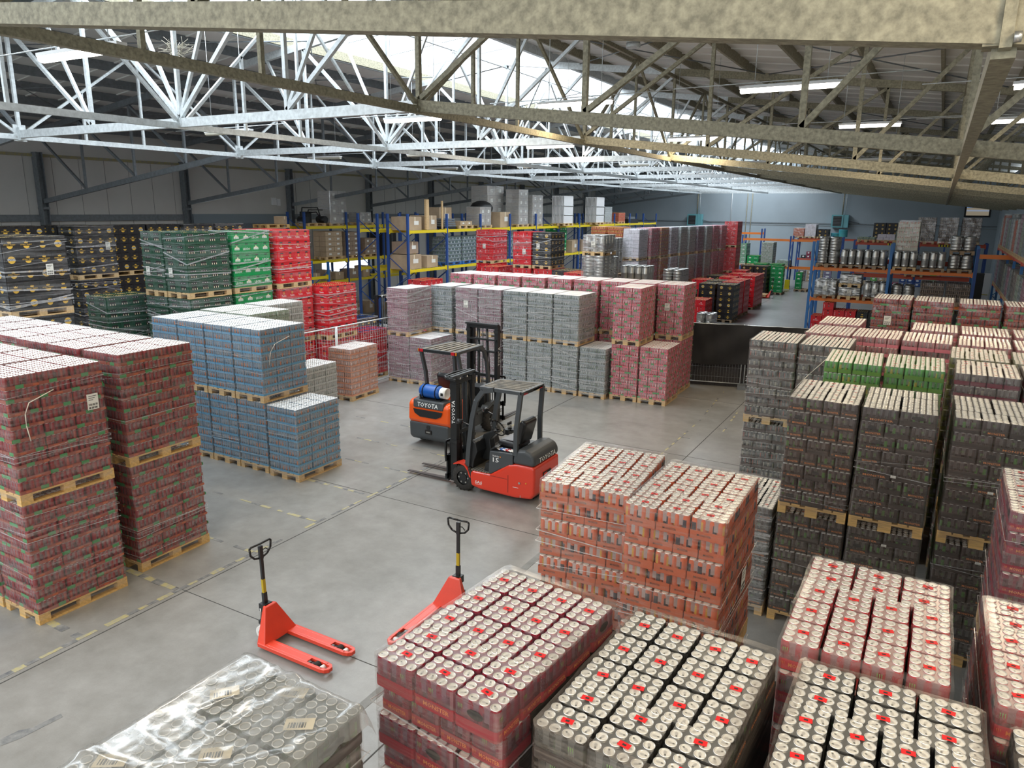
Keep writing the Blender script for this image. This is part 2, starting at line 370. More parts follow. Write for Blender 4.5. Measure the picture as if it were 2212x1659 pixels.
# layer layouts in a 0.8 (x) by 1.2 (y) footprint: (x, y, n1, n2)
def lay12(flip):
    L = []
    for r in range(2):
        for c in range(3): L.append(((c-1)*.264, -.5+r*.2, 4, 3))
    for r in range(3):
        for c in range(4): L.append(((c-1.5)*.2, -.4+.2+.135+r*.2645-.04, 3, 4))
    return [(x, -y, a, b) for x, y, a, b in L] if flip else L
def lay24(v):
    if v == 0: return [((c-1)*.266, (r-1)*.398, 4, 6) for r in range(3) for c in range(3)]
    L = [((c-1)*.266, -.4, 4, 6) for c in range(3)]+[((c-.5)*.398, -.2+.135+r*.266, 6, 4) for r in range(3) for c in range(2)]
    return L if v == 1 else [(x, -y, a, b) for x, y, a, b in L]
# ------------------------------------------------------------------ pallets
PM = {}
def pallet_pieces(m):
    out = []
    for y in (-.355, 0, .355): pass
    return out
def pallet_boards():
    """EUR pallet, 0.8 (x) by 1.2 (y), 0.144 high: (cx, cy, cz, dx, dy, dz, name)"""
    B = []
    for x in (-.35, 0, .35): B.append((x, 0, .011, .1 if x else .145, 1.2, .022, 'bottom_board'))
    for x in (-.35, 0, .35):
        for y in (-.5275, 0, .5275): B.append((x, y, .061, .1 if x else .145, .145, .078, 'block'))
    for y in (-.5275, 0, .5275): B.append((0, y, .111, .8, .145, .022, 'cross_board'))
    for i, x in enumerate((-.3275, -.187, 0, .187, .3275)): B.append((x, 0, .133, (.145, .1, .145, .1, .145)[i], 1.2, .022, 'top_board'))
    return B
def pallet(parent, z, wood='wood', fine=False, name='pallet'):
    if fine:
        e = bpy.data.objects.new(name, pallet_mesh(wood, ('bottom_board',))); COL.objects.link(e); e.parent = parent; e.location = (0, 0, z)
        for x, y, zz, dx, dy, dz, nm in pallet_boards():
            if nm == 'bottom_board': continue
            k = ('pb', wood, dx, dy, dz)
            if k not in CACHE:
                b = MB(); b.box((0, 0, 0), (dx, dy, dz-.001), wood); CACHE[k] = b.mesh(nm)
            put(nm, CACHE[k], e, (x, y, zz))
        return e
    return put(name, pallet_mesh(wood), parent, (0, 0, z))
def pallet_mesh(wood, only=None):
    k = ('pal', wood, only)
    if k not in CACHE:
        b = MB()
        for x, y, zz, dx, dy, dz, nm in pallet_boards():
            if only is None or nm in only: b.box((x, y, zz), (dx, dy, dz), wood)
        CACHE[k] = b.mesh('pallet')
    return CACHE[k]
# ------------------------------------------------------------------ stretch film round a load
def wrap(parent, z0, z1, m='wrap', lx=.8, ly=1.2, top=True, seed=0, amp=.006, off=.008, rows=9, name='stretch_film'):
    rnd = random.Random(seed*13+5); b = MB(); ch = .03; hx, hy = lx/2+off, ly/2+off
    base = []
    for (x0, y0, x1, y1, n) in ((hx-ch, -hy, -hx+ch, -hy, 6), (-hx, -hy+ch, -hx, hy-ch, 8), (-hx+ch, hy, hx-ch, hy, 6), (hx, hy-ch, hx, -hy+ch, 8)):
        for i in range(n): t = i/(n-1); base.append((x0+(x1-x0)*t, y0+(y1-y0)*t))
    N = len(base)
    for r in range(rows+1):
        z = z0+(z1-z0)*r/rows
        for x, y in base:
            s = 1+rnd.uniform(-amp, amp*.6)/.5; b.v.append((x*s, y*s, z+rnd.uniform(-.004, .004) if 0 < r < rows else z))
    for r in range(rows):
        for i in range(N): j = (i+1) % N; b.face([r*N+i, (r+1)*N+i, (r+1)*N+j, r*N+j], m)
    if top:
        k = len(b.v); b.v += [(x*(1-.07/.5), y*(1-.07/.7), z1+.004+rnd.uniform(0, .004)) for x, y in base]
        for i in range(N): j = (i+1) % N; b.face([rows*N+i, k+i, k+j, rows*N+j], m)
    return b.add(name, parent)
def strands_glints(parent, z0, z1, seed, n=5, lx=.8, ly=1.2, m='wrap_strand_glint'):
    """ropes of bunched film, also pale strips put in as glints, over the two nearest faces"""
    rnd = random.Random(seed); b = MB()
    for k in range(n):
        a = rnd.uniform(z0, z1); q = .30 if n > 5 and k % 3 == 0 else .08
        c = min(z1, max(z0, a+rnd.uniform(-q, q))); d = min(z1, max(z0, c+rnd.uniform(-q, q)))
        o = .014; w = rnd.choice((.005, .008, .014, .03) if n > 5 else (.003, .005, .008))
        for s in (-1, 1): b.bar((-lx/2-o, s*(ly/2+o), a), (lx/2+o, s*(ly/2+o), c), .003, w, m)
        b.bar((lx/2+o, -ly/2-o, c), (lx/2+o, ly/2+o, d), .003, w, m); b.bar((-lx/2-o, ly/2+o, d), (-lx/2-o, -ly/2-o, a), .003, w, m)
    return b.add('film_strand_glint', parent, kind='stuff')
def paper_tag(parent, o, X, w=.15, h=.21, name='paper_label'):
    """delivery note stuck under the film: a few lines and a barcode"""
    b = MB(); X = Vector(X); Z = Vector((0, 0, 1)); Nn = X.cross(Z); o = Vector(o)
    b.rect(o, X, Z, w, h, 'paper'); p = o+Nn*.0015
    for i in range(3): b.rect(p+Z*h*(.36-.12*i)-X*w*.08*i, X, Z, w*(.7-.15*i), h*.035, 'ink')
    for r in (0, 1):
        for i in range(9): b.rect(p+X*w*(-.38+.09*i)-Z*h*(.18+.2*r), X, Z, w*(.03+.02*((i*7+r) % 3)), h*.13, 'ink')
    return b.add(name, parent)
def tail(parent, pts, r=.006, m='wrap_tail', name='film_tail'):
    mat('wrap_tail', (.78, .74, .66), .35)
    b = MB(); b.tube(pts, r, m, 5); return b.add(name, parent)
# ------------------------------------------------------------------ a palletised load of cans
def can_load(sk, loc, rz, label, group, size=12, layers=8, pitch=.172, faces='flr', lod='mid', wood='wood', wr='wrap', style=None, var0=0,
             note=None, fine=False, cat='pallet load', seg=None, top=True, name='can_pallet', tails=None):
    sch = S[sk]; t = thing(name, label, cat, loc, rz, group); z = .144; pallet(t, 0, wood, fine)
    seg = seg or {'near': 12, 'mid': 9, 'far': 6}[lod]
    ly12 = [lay12(False), lay12(True)]; l24 = [lay24(0), lay24(1), lay24(2)]
    for L in range(layers):
        last = L == layers-1; zz = z+L*pitch; v = (L+var0)
        lay = ly12[v % 2] if size == 12 else (l24[0] if size == 24 else l24[1+v % 2])
        for i, (x, y, a, b) in enumerate(lay):
            hx, hy = a*CP/2, b*CP/2
            if not (last and top):
                vis = ('f' in faces and y-hy < -.5) or ('b' in faces and y+hy > .5) or ('r' in faces and x+hx > .36) or ('l' in faces and x-hx < -.36)
                if not vis: continue
            jx, jy = random.uniform(-.003, .003), random.uniform(-.003, .003)
            if last and lod == 'near':
                e = put('can_pack', pack_mesh(sch, a, b, pitch, style, (i+L) % 6, cans=False, redtag=False), t, (x+jx, y+jy, zz))
                for p in range(a):
                    for q in range(b):
                        put('can', can_mesh(sch, pitch-.006, (p*5+q*3+i) % 7), e, ((p-(a-1)/2)*CP, (q-(b-1)/2)*CP, .003))
                s = put('price_sticker', sticker_mesh(), e, (random.uniform(-.006, .012), random.uniform(-.005, .005), pitch-.0015), random.uniform(-.2, .2)+(0 if a > b else .15))
            else:
                put('can_pack', pack_mesh(sch, a, b, pitch, style, (i+L) % (6 if lod != 'far' else 2), seg), t, (x+jx, y+jy, zz))
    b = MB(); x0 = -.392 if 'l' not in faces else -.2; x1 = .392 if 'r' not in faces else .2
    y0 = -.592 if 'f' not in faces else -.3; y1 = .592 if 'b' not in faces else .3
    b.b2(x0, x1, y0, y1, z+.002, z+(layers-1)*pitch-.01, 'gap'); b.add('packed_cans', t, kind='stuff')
    H = z+layers*pitch
    if wr: wrap(t, .06, H+.001, wr, seed=hash((round(loc[0]*100), round(loc[1]*100), round(loc[2]*10))) % 997, name='stretch_film')
    if wr and wr != 'wrap_clear': strands_glints(t, .2, H-.04, int(loc[0]*31+loc[1]*17+loc[2]*7), 2 if wr == 'wrap_brown' else (9 if wr == 'wrap_grey' else 4))  # pale strips imitate glints on the wrapped cans
    if note: 
        X, o = note; paper_tag(t, o, X)
    if tails: tail(t, tails)
    return t
def layer_load(sk, loc, rz, label, group, layers=6, pitch=.165, wood='wood', wr='wrap', cat='pallet load', name='can_pallet', lx=.8, ly=1.2, boxy=False, faces='fr'):
    """far away: every layer one piece of joined packs"""
    sch = S[sk]; t = thing(name, label, cat, loc, rz, group); pallet(t, 0, wood)
    for L in range(layers):
        k = ('layer', sk, L % 2, pitch, boxy)
        if k not in CACHE:
            b = MB()
            for (x, y, a, c) in lay24(1+L % 2):
                hx, hy = a*CP/2, c*CP/2
                if sch['tray']: b.box((x, y, .022), (2*hx, 2*hy, .045 if not boxy else pitch-.012), sch['tray'])
                if not boxy:
                    for i in range(a):
                        for j in range(c):
                            if i in (0, a-1) or j in (0, c-1): b.lathe([(.0315, 0), (.0315, pitch-.02), (.026, pitch-.006)], [sch['body'], sch['body'], sch['lids']], 5, (x+(i-(a-1)/2)*CP, y+(j-(c-1)/2)*CP, .002), True, (i*3+j)/5)
                    b.rect((x, y, pitch-.01), Vector((1, 0, 0)), Vector((0, 1, 0)), 2*hx-.06, 2*hy-.06, sch['lids'])
                else:
                    for Nn, X, w in ((Vector((0, -1, 0)), Vector((1, 0, 0)), 2*hx), (Vector((1, 0, 0)), Vector((0, 1, 0)), 2*hy)):
                        o = Vector((x, y, pitch*.48))+Nn*((hy if Nn.y else hx)+.002)
                        for i in (-1, 0, 1): b.rect(o+X*w*.3*i, X, Vector((0, 0, 1)), w*.14, pitch*.4, sch['body'])
            CACHE[k] = b.mesh('can_layer')
        put('can_layer', CACHE[k], t, (0, 0, .144+L*pitch))
    if wr: wrap(t, .06, .144+layers*pitch, wr, seed=layers, rows=5, name='stretch_film')
    return t
# ------------------------------------------------------------------ crates
for nm, c in (('crate_black', (.016, .016, .018)), ('crate_dgreen', (.012, .065, .035)), ('crate_green', (.0, .27, .07)), ('crate_red', (.62, .008, .018)), ('crate_red2', (.60, .012, .02))):
    mat(nm, c, .38, var=.06, scale=8)
def crown(b, o, X, Z, s, m):
    b.poly([o+X*(-.5*s), o+X*(.5*s), o+X*(.6*s)+Z*.62*s, o+X*(.25*s)+Z*.3*s, o+Z*.75*s, o-X*.25*s+Z*.3*s, o-X*.6*s+Z*.62*s][0:3]+[o+X*.22*s+Z*.3*s, o+Z*.78*s, o-X*.22*s+Z*.3*s, o-X*.6*s+Z*.62*s], m)
def crate_mesh(kind, var=0, caps='cap_gold'):
    k = ('crate', kind, var, caps)
    if k in CACHE: return CACHE[k]
    b = MB(); m = {'black': 'crate_black', 'dgreen': 'crate_dgreen', 'lech': 'crate_green', 'tyskie': 'crate_red', 'zywiec': 'crate_red2', 'red': 'crate_red2'}[kind]
    lx, ly, h = .396, .296, .274
    for s in (-1, 1):
        b.box((s*(lx/2-.008), 0, h/2), (.016, ly, h), m); b.box((0, s*(ly/2-.008), h/2), (lx-.032, .016, h), m)
    b.box((0, 0, .2), (lx-.03, ly-.03, .006), 'gap'); b.box((0, 0, .01), (lx-.03, ly-.03, .02), m)
    for s in (-1, 1):
        b.box((s*(lx/2+.001), 0, h-.012), (.008, ly+.004, .018), m); b.box((0, s*(ly/2+.001), h-.012), (lx+.004, .008, .018), m)
        b.box((s*(lx/2+.001), 0, .012), (.006, ly+.003, .016), m); b.box((0, s*(ly/2+.001), .012), (lx+.003, .006, .016), m)
    for i in range(5):
        for j in range(4): b.cyl(((i-2)*.073, (j-1.5)*.068, .205), ((i-2)*.073, (j-1.5)*.068, .268), .0145, caps, 6, smooth=False)
    Z = Vector((0, 0, 1))
    for q, (X, Nn) in enumerate(FACES):
        w, d = (lx, ly) if q < 2 else (ly, lx); o = Nn*(d/2+.0022); e = Nn*.001
        def P(x, z, k=0): return o+e*k+X*x+Z*z
        def slot(cz, ww, hh, arch=.0):
            b.poly([P(-ww/2, cz-hh/2), P(-ww*.25, cz-hh/2+arch), P(ww*.25, cz-hh/2+arch), P(ww/2, cz-hh/2), P(ww*.42, cz+hh/2), P(0, cz+hh/2+arch), P(-ww*.42, cz+hh/2)], 'gap')
        if kind == 'black':
            slot(.243, w*.36, .028)
            if (var+q) % 4 == 0:
                b.disc(P(0, .13), X, Z, .07, .07, 'gold', 14); b.text('SPECIAL', P(0, .135, 2), X, Z, .15, 'text_white', h=.038); b.rect(P(0, .135, 1), X, Z, .14, .044, 'ink')
            else:
                crown(b, P(0, .160), X, Z, .058, 'gold')
                if (var+q) % 3: b.text('STYRIC TRADY', P(0, .133), X, Z, .21, 'gold', h=.024)
                b.disc(P(0, .108), X, Z, .055, .05, 'gold', 8, PI, 2*PI)
        elif kind == 'dgreen':
            slot(.222, w*.56, .055); slot(.11, w*.56, .085, .0)
            for x in (-.06, 0, .06): b.rect(P(x+.01, .09, 2), X, Z, .018, .04, 'cream'); b.rect(P(x, .22, 2), X, Z, .016, .02, 'rim')
        elif kind == 'lech':
            slot(.235, w*.34, .035, .01)
            if (var+q) % 2: b.text('LECH', P(-.01, .115), X, Z, .20, 'text_white', h=.055); b.rect(P(.115, .12), X, Z, .014, .014, 'red_sticker')
            else:
                b.poly([P(-.07, .10), P(.07, .10), P(.07, .155), P(.03, .16), P(0, .205), P(-.03, .16), P(-.07, .155)], 'cream'); b.rect(P(0, .115, 1), X, Z, .15, .045, 'text_white'); b.text('LECH', P(0, .115, 2), X, Z, .12, 'crate_green', h=.034)
        elif kind == 'tyskie':
            slot(.228, w*.36, .042, .012)
            b.disc(P(0, .16), X, Z, .03, .032, 'gold', 8); b.disc(P(0, .16, 1), X, Z, .018, .02, 'tag_orange', 8)
            b.text('Tyskie', P(0, .085), X, Z, .16, 'text_white', h=.055)
        elif kind in ('zywiec', 'red'):
            slot(.235, w*.2, .03)
            if (var+q) % 3 == 0: b.text('ŻYWIEC', P(-w*.38, .14), Z, -X, .16, 'text_white', h=.03); b.disc(P(.02, .14), X, Z, .022, .04, 'ink', 10); b.disc(P(.02, .15, 1), X, Z, .01, .015, 'text_white', 6)
            else:
                b.text('ŻYWIEC', P(0, .10), X, Z, w*.5, 'text_white', h=.04); crown(b, P(0, .14), X, Z, .045, 'text_white')
    CACHE[k] = b.mesh('crate'); return CACHE[k]
def crate_load(kind, loc, rz, label, group, layers=5, wr='wrap_band', wood='wood', note=None, caps='cap_gold', cat='pallet load', name='crate_pallet', cols=4, only=None, fine=False, nopal=False, sz=1):
    t = thing(name, label, cat, loc, rz, group); z = 0
    if not nopal: pallet(t, 0, wood, fine); z = .144
    for L in range(layers):
        for i in range(4):
            for j in range(2):
                if only and (i, j) not in only: continue
                put('crate', crate_mesh(kind, (i+L*2+j) % 5 % 4, caps), t, ((j-.5)*.4, (i-1.5)*.3, z+L*.28))
    t.scale = (1, 1, sz)
    if wr == 'wrap_band': strands_glints(t, .16, z+layers*.28, int(loc[0]*31+loc[1]*17+loc[2]*7), 9)
    if wr: wrap(t, .06 if not nopal else .01, z+layers*.28, wr, seed=int(abs(loc[1]*10)), name='stretch_film')
    if note: paper_tag(t, note[0], note[1], .14, .22)
    return t
# ------------------------------------------------------------------ kegs
def keg_mesh(kind='fat'):
    k = ('keg', kind)
    if k not in CACHE:
        b = MB()
        if kind == 'fat': pr = [(.15, 0), (.19, .0), (.19, .06), (.185, .07), (.198, .13), (.205, .15), (.198, .17), (.198, .25), (.205, .265), (.198, .28), (.198, .36), (.205, .38), (.198, .40), (.185, .455), (.19, .465), (.19, .53), (.17, .53), (.165, .475), (.05, .485)]
        elif kind == 'slim': pr = [(.10, 0), (.125, 0), (.125, .05), (.12, .06), (.132, .10), (.132, .28), (.137, .295), (.132, .31), (.132, .49), (.118, .53), (.122, .545), (.122, .58), (.105, .58), (.10, .54), (.03, .55)]
        else: pr = [(.15, 0), (.19, 0), (.19, .05), (.185, .06), (.20, .1), (.205, .12), (.2, .14), (.2, .24), (.185, .28), (.19, .29), (.19, .34), (.17, .34), (.165, .30), (.05, .31)]
        b.lathe(pr, ['steel']*len(pr), 14); H = pr[-2][1]
        b.cyl((0, 0, H-.02), (0, 0, H+.04), .03, 'steel', 8)
        for a in (0, 2.1, 4.2): b.box((math.cos(a)*pr[1][0], math.sin(a)*pr[1][0], pr[-4][1]-.03), (.012, .07, .022), 'black', R=a)
        CACHE[k] = b.mesh('keg')
    return CACHE[k]
def keg_load(kind, loc, rz, label, group, nx=2, ny=3, tiers=1, wr=None, wood='wood_dark', note=False, nopal=False, band=True, cat='kegs', name='keg_pallet'):
    t = thing(name, label, cat, loc, rz, group); z = 0 if nopal else .144
    if not nopal: pallet(t, 0, wood)
    H = {'fat': .53, 'slim': .58, 'low': .34}[kind]; p = {'fat': .41, 'slim': .275, 'low': .41}[kind]
    for T in range(tiers):
        for i in range(nx):
            for j in range(ny): put('keg', keg_mesh(kind), t, ((i-(nx-1)/2)*p, (j-(ny-1)/2)*p, z+T*H), random.uniform(0, 6))
    if wr: wrap(t, .1, z+tiers*H+.01, wr, lx=nx*p, ly=ny*p, seed=3, name='stretch_film')
    elif band:
        b = MB(); zz = z+H*.55; hx, hy = nx*p/2, ny*p/2
        b.tube([(-hx, -hy, zz), (hx, -hy, zz), (hx, hy, zz), (-hx, hy, zz), (-hx, -hy, zz)], .006, 'galv_dark', 4); b.add('strap', t)
    if note: paper_tag(t, (0, -ny*p/2-.02, z+H*.45), (1, 0, 0), .16, .2)
    return t
# ------------------------------------------------------------------ the hall
XL, XR, YB, YF = -28.7, 3.6, -5.0, 66.0     # left wall, right wall, rear, far wall
RX, RZ, SL = -12.5, 9.75, .125              # ridge line and roof slope
def roof(x): return RZ-SL*abs(x-RX)
def concrete():
    m = bpy.data.materials.new('concrete_floor'); m.use_nodes = True; nt = m.node_tree; N = nt.nodes; L = nt.links; b = N['Principled BSDF']
    tc = N.new('ShaderNodeTexCoord'); n1 = N.new('ShaderNodeTexNoise'); n2 = N.new('ShaderNodeTexNoise'); n3 = N.new('ShaderNodeTexNoise')
    for n, s, d in ((n1, .55, 6), (n2, 3.2, 8), (n3, 60, 3)):
        L.new(tc.outputs['Object'], n.inputs[0]); n.inputs['Scale'].default_value = s; n.inputs['Detail'].default_value = d; n.inputs['Roughness'].default_value = .65
    a = N.new('ShaderNodeMath'); a.operation = 'ADD'; L.new(n1.outputs[0], a.inputs[0]); L.new(n2.outputs[0], a.inputs[1])
    c = N.new('ShaderNodeMath'); c.operation = 'MULTIPLY_ADD'; L.new(n3.outputs[0], c.inputs[0]); c.inputs[1].default_value = .25; L.new(a.outputs[0], c.inputs[2])
    cr = N.new('ShaderNodeValToRGB'); L.new(c.outputs[0], cr.inputs[0])
    mr = N.new('ShaderNodeMapRange'); mr.inputs[1].default_value = .75; mr.inputs[2].default_value = 1.5; L.new(c.outputs[0], mr.inputs[0]); L.new(mr.outputs[0], cr.inputs[0])
    E = cr.color_ramp.elements; E[0].position = .1; E[0].color = (.20, .197, .183, 1); E[1].position = .9; E[1].color = (.31, .307, .295, 1)
    L.new(cr.outputs[0], b.inputs['Base Color'])
    r = N.new('ShaderNodeMapRange'); L.new(n1.outputs[0], r.inputs[0]); r.inputs[3].default_value = .24; r.inputs[4].default_value = .40; L.new(r.outputs[0], b.inputs['Roughness'])
    M['concrete'] = m
concrete()
mat('wall_panel', (.62, .61, .58), .6, var=.04, scale=.6)
mat('wall_far', (.36, .42, .46), .7, var=.06, scale=.35)
mat('wall_seam', (.30, .30, .29), .7)
mat('ceiling_sheet', (.80, .80, .77), .6, var=.06, scale=.8)
mat('joint', (.06, .06, .058), .9)
mat('tape_yellow', (.44, .38, .15), .7, col2=(.29, .285, .25), scale=14)
mat('tape_black', (.10, .105, .115), .8, col2=(.25, .25, .24), scale=9)
mat('tape_grey', (.24, .245, .24), .8, var=.15, scale=5)
mat('header_blue', (.22, .27, .30), .5)
b = MB(); b.b2(XL-1, XR+1, YB-1, YF+1, -.2, 0, 'concrete'); struct('floor', b)
# saw-cut joints, each a recess strip of its own
def strip(name, x0, x1, y0, y1, m, t=.004): b = MB(); b.b2(x0, x1, y0, y1, -.001, t, m); return struct(name, b)
for x in (-8.56, -4.23, -16.9): strip('trim_floor_joint', x-.008, x+.008, YB, YF-.5, 'joint', .002)
for y in (5.86, 10.0, 15.25, 20.4, 1.7): strip('trim_floor_joint', XL+.5, XR-.3, y-.006, y+.006, 'joint', .002)
strip('trim_floor_strip', -4.86, -4.75, YB, 11.5, 'tape_grey', .003)
def hazard(x0, y0, x1, y1, w=.075, keep=.75):
    rnd = random.Random(int(abs(x0*31+y0*17))); b = MB(); L = math.hypot(x1-x0, y1-y0); s = 0; k = 0; dx, dy = (x1-x0)/L, (y1-y0)/L
    while s < L:
        d = rnd.uniform(.12, .3); e = min(L, s+d)
        if rnd.random() < keep:
            ww = w*rnd.uniform(.55, 1); c = ((s+e)/2); b.box((x0+dx*c, y0+dy*c, .0015), (e-s, ww, .003), 'tape_yellow' if k % 2 else 'tape_black', R=math.atan2(dy, dx))
        s = e; k += 1
    struct('trim_hazard_tape', b)
hazard(-8.68, -1, -8.67, 7.6, .09, .95); hazard(-8.66, 7.6, -8.66, 16, .06, .7)
for y, x0, w in ((3.1, -12, .1), (4.45, -12, .12), (5.82, -12, .12), (7.17, -13, .08), (8.53, -13, .07), (9.91, -13, .07), (11.25, -12, .05), (12.5, -12.5, .05), (13.85, -12.5, .05)): hazard(x0, y, -8.7, y, w, .85 if y < 8 else .7)
hazard(-4.76, 14.5, -4.78, 18.3, .05, .6); hazard(-4.8, 18.4, -5.06, 22.1, .05, .4); hazard(-4.76, 16.57, -4.3, 16.56, .04, .6); hazard(-4.0, 17.3, -4.14, 19.7, .06, .35)
b = MB(); b.poly([(-7.66, 2.9, .002), (-7.5, 2.93, .002), (-7.44, 3.1, .002), (-7.4, 3.5, .002), (-7.47, 3.52, .002), (-7.5, 3.25, .002), (-7.58, 3.15, .002), (-7.6, 3.0, .002)], 'tape_black'); struct('trim_floor_stain', b)
# far wall, its service pipe and panel seams
b = MB()
wx0, wx1, wz0, wz1 = 1.5, 2.95, 5.12, 5.95
for x0, x1, z0, z1 in ((XL, wx0, 0, 9.8), (wx1, XR+.3, 0, 9.8), (wx0, wx1, 0, wz0), (wx0, wx1, wz1, 9.8)): b.b2(x0, x1, YF, YF+.2, z0, z1, 'wall_far')
struct('wall_far', b)
b = MB(); b.b2(XL, XR, YF-.06, YF, 4.28, 4.36, 'galv_dark'); b.b2(-16, XR, YF-.03, YF, 4.12, 4.15, 'wall_seam'); struct('trim_pipe', b)
b = MB()
for x in (-14.6, -14.2): b.cyl((x, YF-.05, 0), (x, YF-.05, 7.5), .035, 'galv_warmlit', 6)
b.b2(-9.9, -9.88, YF-.02, YF, 2.5, 4.1, 'wall_seam'); b.cyl((-15.9, YF-.08, 4.3), (-15.9, YF-.08, 7.2), .025, 'white', 6); struct('trim_conduit', b)
b = MB()
for x0, x1, z0, z1 in ((wx0-.12, wx1+.12, wz0-.12, wz0), (wx0-.12, wx1+.12, wz1, wz1+.12), (wx0-.12, wx0, wz0, wz1), (wx1, wx1+.12, wz0, wz1)): b.b2(x0, x1, YF-.06, YF+.1, z0, z1, 'black')
w1 = struct('window_1', b)
mat('win_sky', (.16, .34, .72), .4, emis=.45); mat('win_sand', (.42, .36, .26), .4, emis=.4); mat('win_cloud', (.42, .48, .6), .4, emis=.4)
b = MB(); z = wz0
for i, (h, m) in enumerate(((.3, 'win_sand'), (.12, 'win_cloud'), (.14, 'win_sand'), (.27, 'win_sky'))): b.b2(wx0, wx1, YF+.03, YF+.05, z, z+h, m); z += h
put('window_pane', b.mesh('window_pane'), w1, kind='structure')
# left wall with its bright window and its dark doorway
b = MB(); dy0, dy1, dz = 21.75, 27.25, 4.45; wy0, wy1, vz0, vz1 = 29.6, 33.8, 1.75, 2.75
for y0, y1, z0, z1 in ((YB, dy0, 0, 8), (dy0, dy1, dz, 8), (dy1, wy0, 0, 8), (wy0, wy1, 0, vz0), (wy0, wy1, vz1, 8), (wy1, YF, 0, 8)): b.b2(XL-.15, XL, y0, y1, z0, z1, 'wall_panel')
struct('wall_left', b)
b = MB(); b.b2(XL-4, XL-3.9, dy0-2, dy1+2, 0, 5, 'galv_dark'); b.b2(XL-4, XL-.15, dy0-2, dy0-1.9, 0, 5, 'galv_dark'); b.b2(XL-4, XL-.15, dy1+1.9, dy1+2, 0, 5, 'galv_dark'); b.b2(XL-4, XL-.15, dy0-2, dy1+2, 4.7, 4.8, 'galv_dark'); struct('wall_annex', b)
b = MB(); b.b2(XL-.1, XL+.12, dy0, dy1, dz, dz+.42, 'header_blue'); b.b2(XL-.1, XL+.08, dy0-.12, dy0, 0, dz+.42, 'header_blue'); b.b2(XL-.1, XL+.08, dy1, dy1+.12, 0, dz+.42, 'header_blue'); struct('door_1', b)
b = MB()
for y in range(-4, 66, 1):
    if not (dy0-.5 < y < dy1+.5 or wy0-.5 < y < wy1+.5): b.b2(XL, XL+.012, y-.006, y+.006, 0, 7, 'wall_seam')
b.b2(XL, XL+.1, YB, dy0-.15, 4.62, 4.86, 'galv_dark'); b.b2(XL, XL+.1, dy1+.15, YF, 4.62, 4.86, 'galv_dark'); b.b2(XL, XL+.08, YB, YF, 6.9, 7.0, 'tape_yellow'); struct('trim_wall_rail', b)
b = MB(); b.b2(XR, XR+.2, YB, YF, 0, 7.8, 'wall_far'); struct('wall_right', b)
b = MB(); b.b2(XL, XR, YB-.2, YB, 0, 3.2, 'wall_panel'); struct('wall_rear', b)
# columns of the left wall
for k in range(-1, 10):
    y = 9.43+6*k
    b = MB()
    b.b2(XL+.02, XL+.32, y-.12, y-.10, 0, 7.05, 'galv_dark'); b.b2(XL+.02, XL+.32, y+.10, y+.12, 0, 7.05, 'galv_dark'); b.b2(XL+.16, XL+.18, y-.1, y+.1, 0, 7.05, 'galv_dark'); b.b2(XL+.02, XL+.34, y-.13, y+.13, 5.05, 5.13, 'galv_dark')
    struct('trim_column', b)
# ceiling: two pitched sheets of ribbed panels with the skylight opening along the ridge
SK0, SK1 = -16.0, -11.0
for nm, xa, xb in (('ceiling', XL-.3, SK0), ('ceiling', SK1, XR+.3)):
    b = MB()
    P = [(xa, roof(xa)+.35), (xb, roof(xb)+.35), (xb, roof(xb)+.45), (xa, roof(xa)+.45)]
    b.prism(P, YB, YF+.3, 'ceiling_sheet'); c = struct(nm, b)
    k = MB(); y = YB+.5
    while y < YF: k.hull8([(xa, y, P[0][1]-.03), (xa, y+.06, P[0][1]-.03), (xb, y+.06, P[1][1]-.03), (xb, y, P[1][1]-.03), (xa, y, P[0][1]), (xa, y+.06, P[0][1]), (xb, y+.06, P[1][1]), (xb, y, P[1][1])], 'ceiling_sheet'); y += 1.0
    put('sheet_rib', k.mesh('sheet_rib'), c, kind='structure')
# purlins under the sheets run along the hall
for x in [XL+.4+i*1.55 for i in range(20)]:
    if x > XR: break
    z = roof(x)+.23
    if SK0+.1 < x < SK1-.1: continue
    b = MB(); m = 'galv_dark' if x < -16 else 'galv_warmlit'  # right-hand purlins carry the warm light in their colour
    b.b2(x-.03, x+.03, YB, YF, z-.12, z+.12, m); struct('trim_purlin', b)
# skylight: kerbs and glazing bars over the opening
b = MB()
for x in (SK0, SK1): b.b2(x-.06, x+.06, YB, YF, roof(x)+.1, roof(x)+.75, 'galv')
b.b2(RX-.04, RX+.04, YB, YF, RZ+.55, RZ+.65, 'galv')
sk = struct('window_2', b)
mat('glazing', (.9, .95, 1), .3, emis=3.2)
for i in range(36):
    y = YB+1+i*2.0; k = MB(); k.bar((SK0, y, roof(SK0)+.7), (RX, y, RZ+.6), .05, .06, 'galv'); k.bar((RX, y, RZ+.6), (SK1, y, roof(SK1)+.7), .05, .06, 'galv'); put('glazing_bar', k.mesh('glazing_bar'), sk, kind='structure')
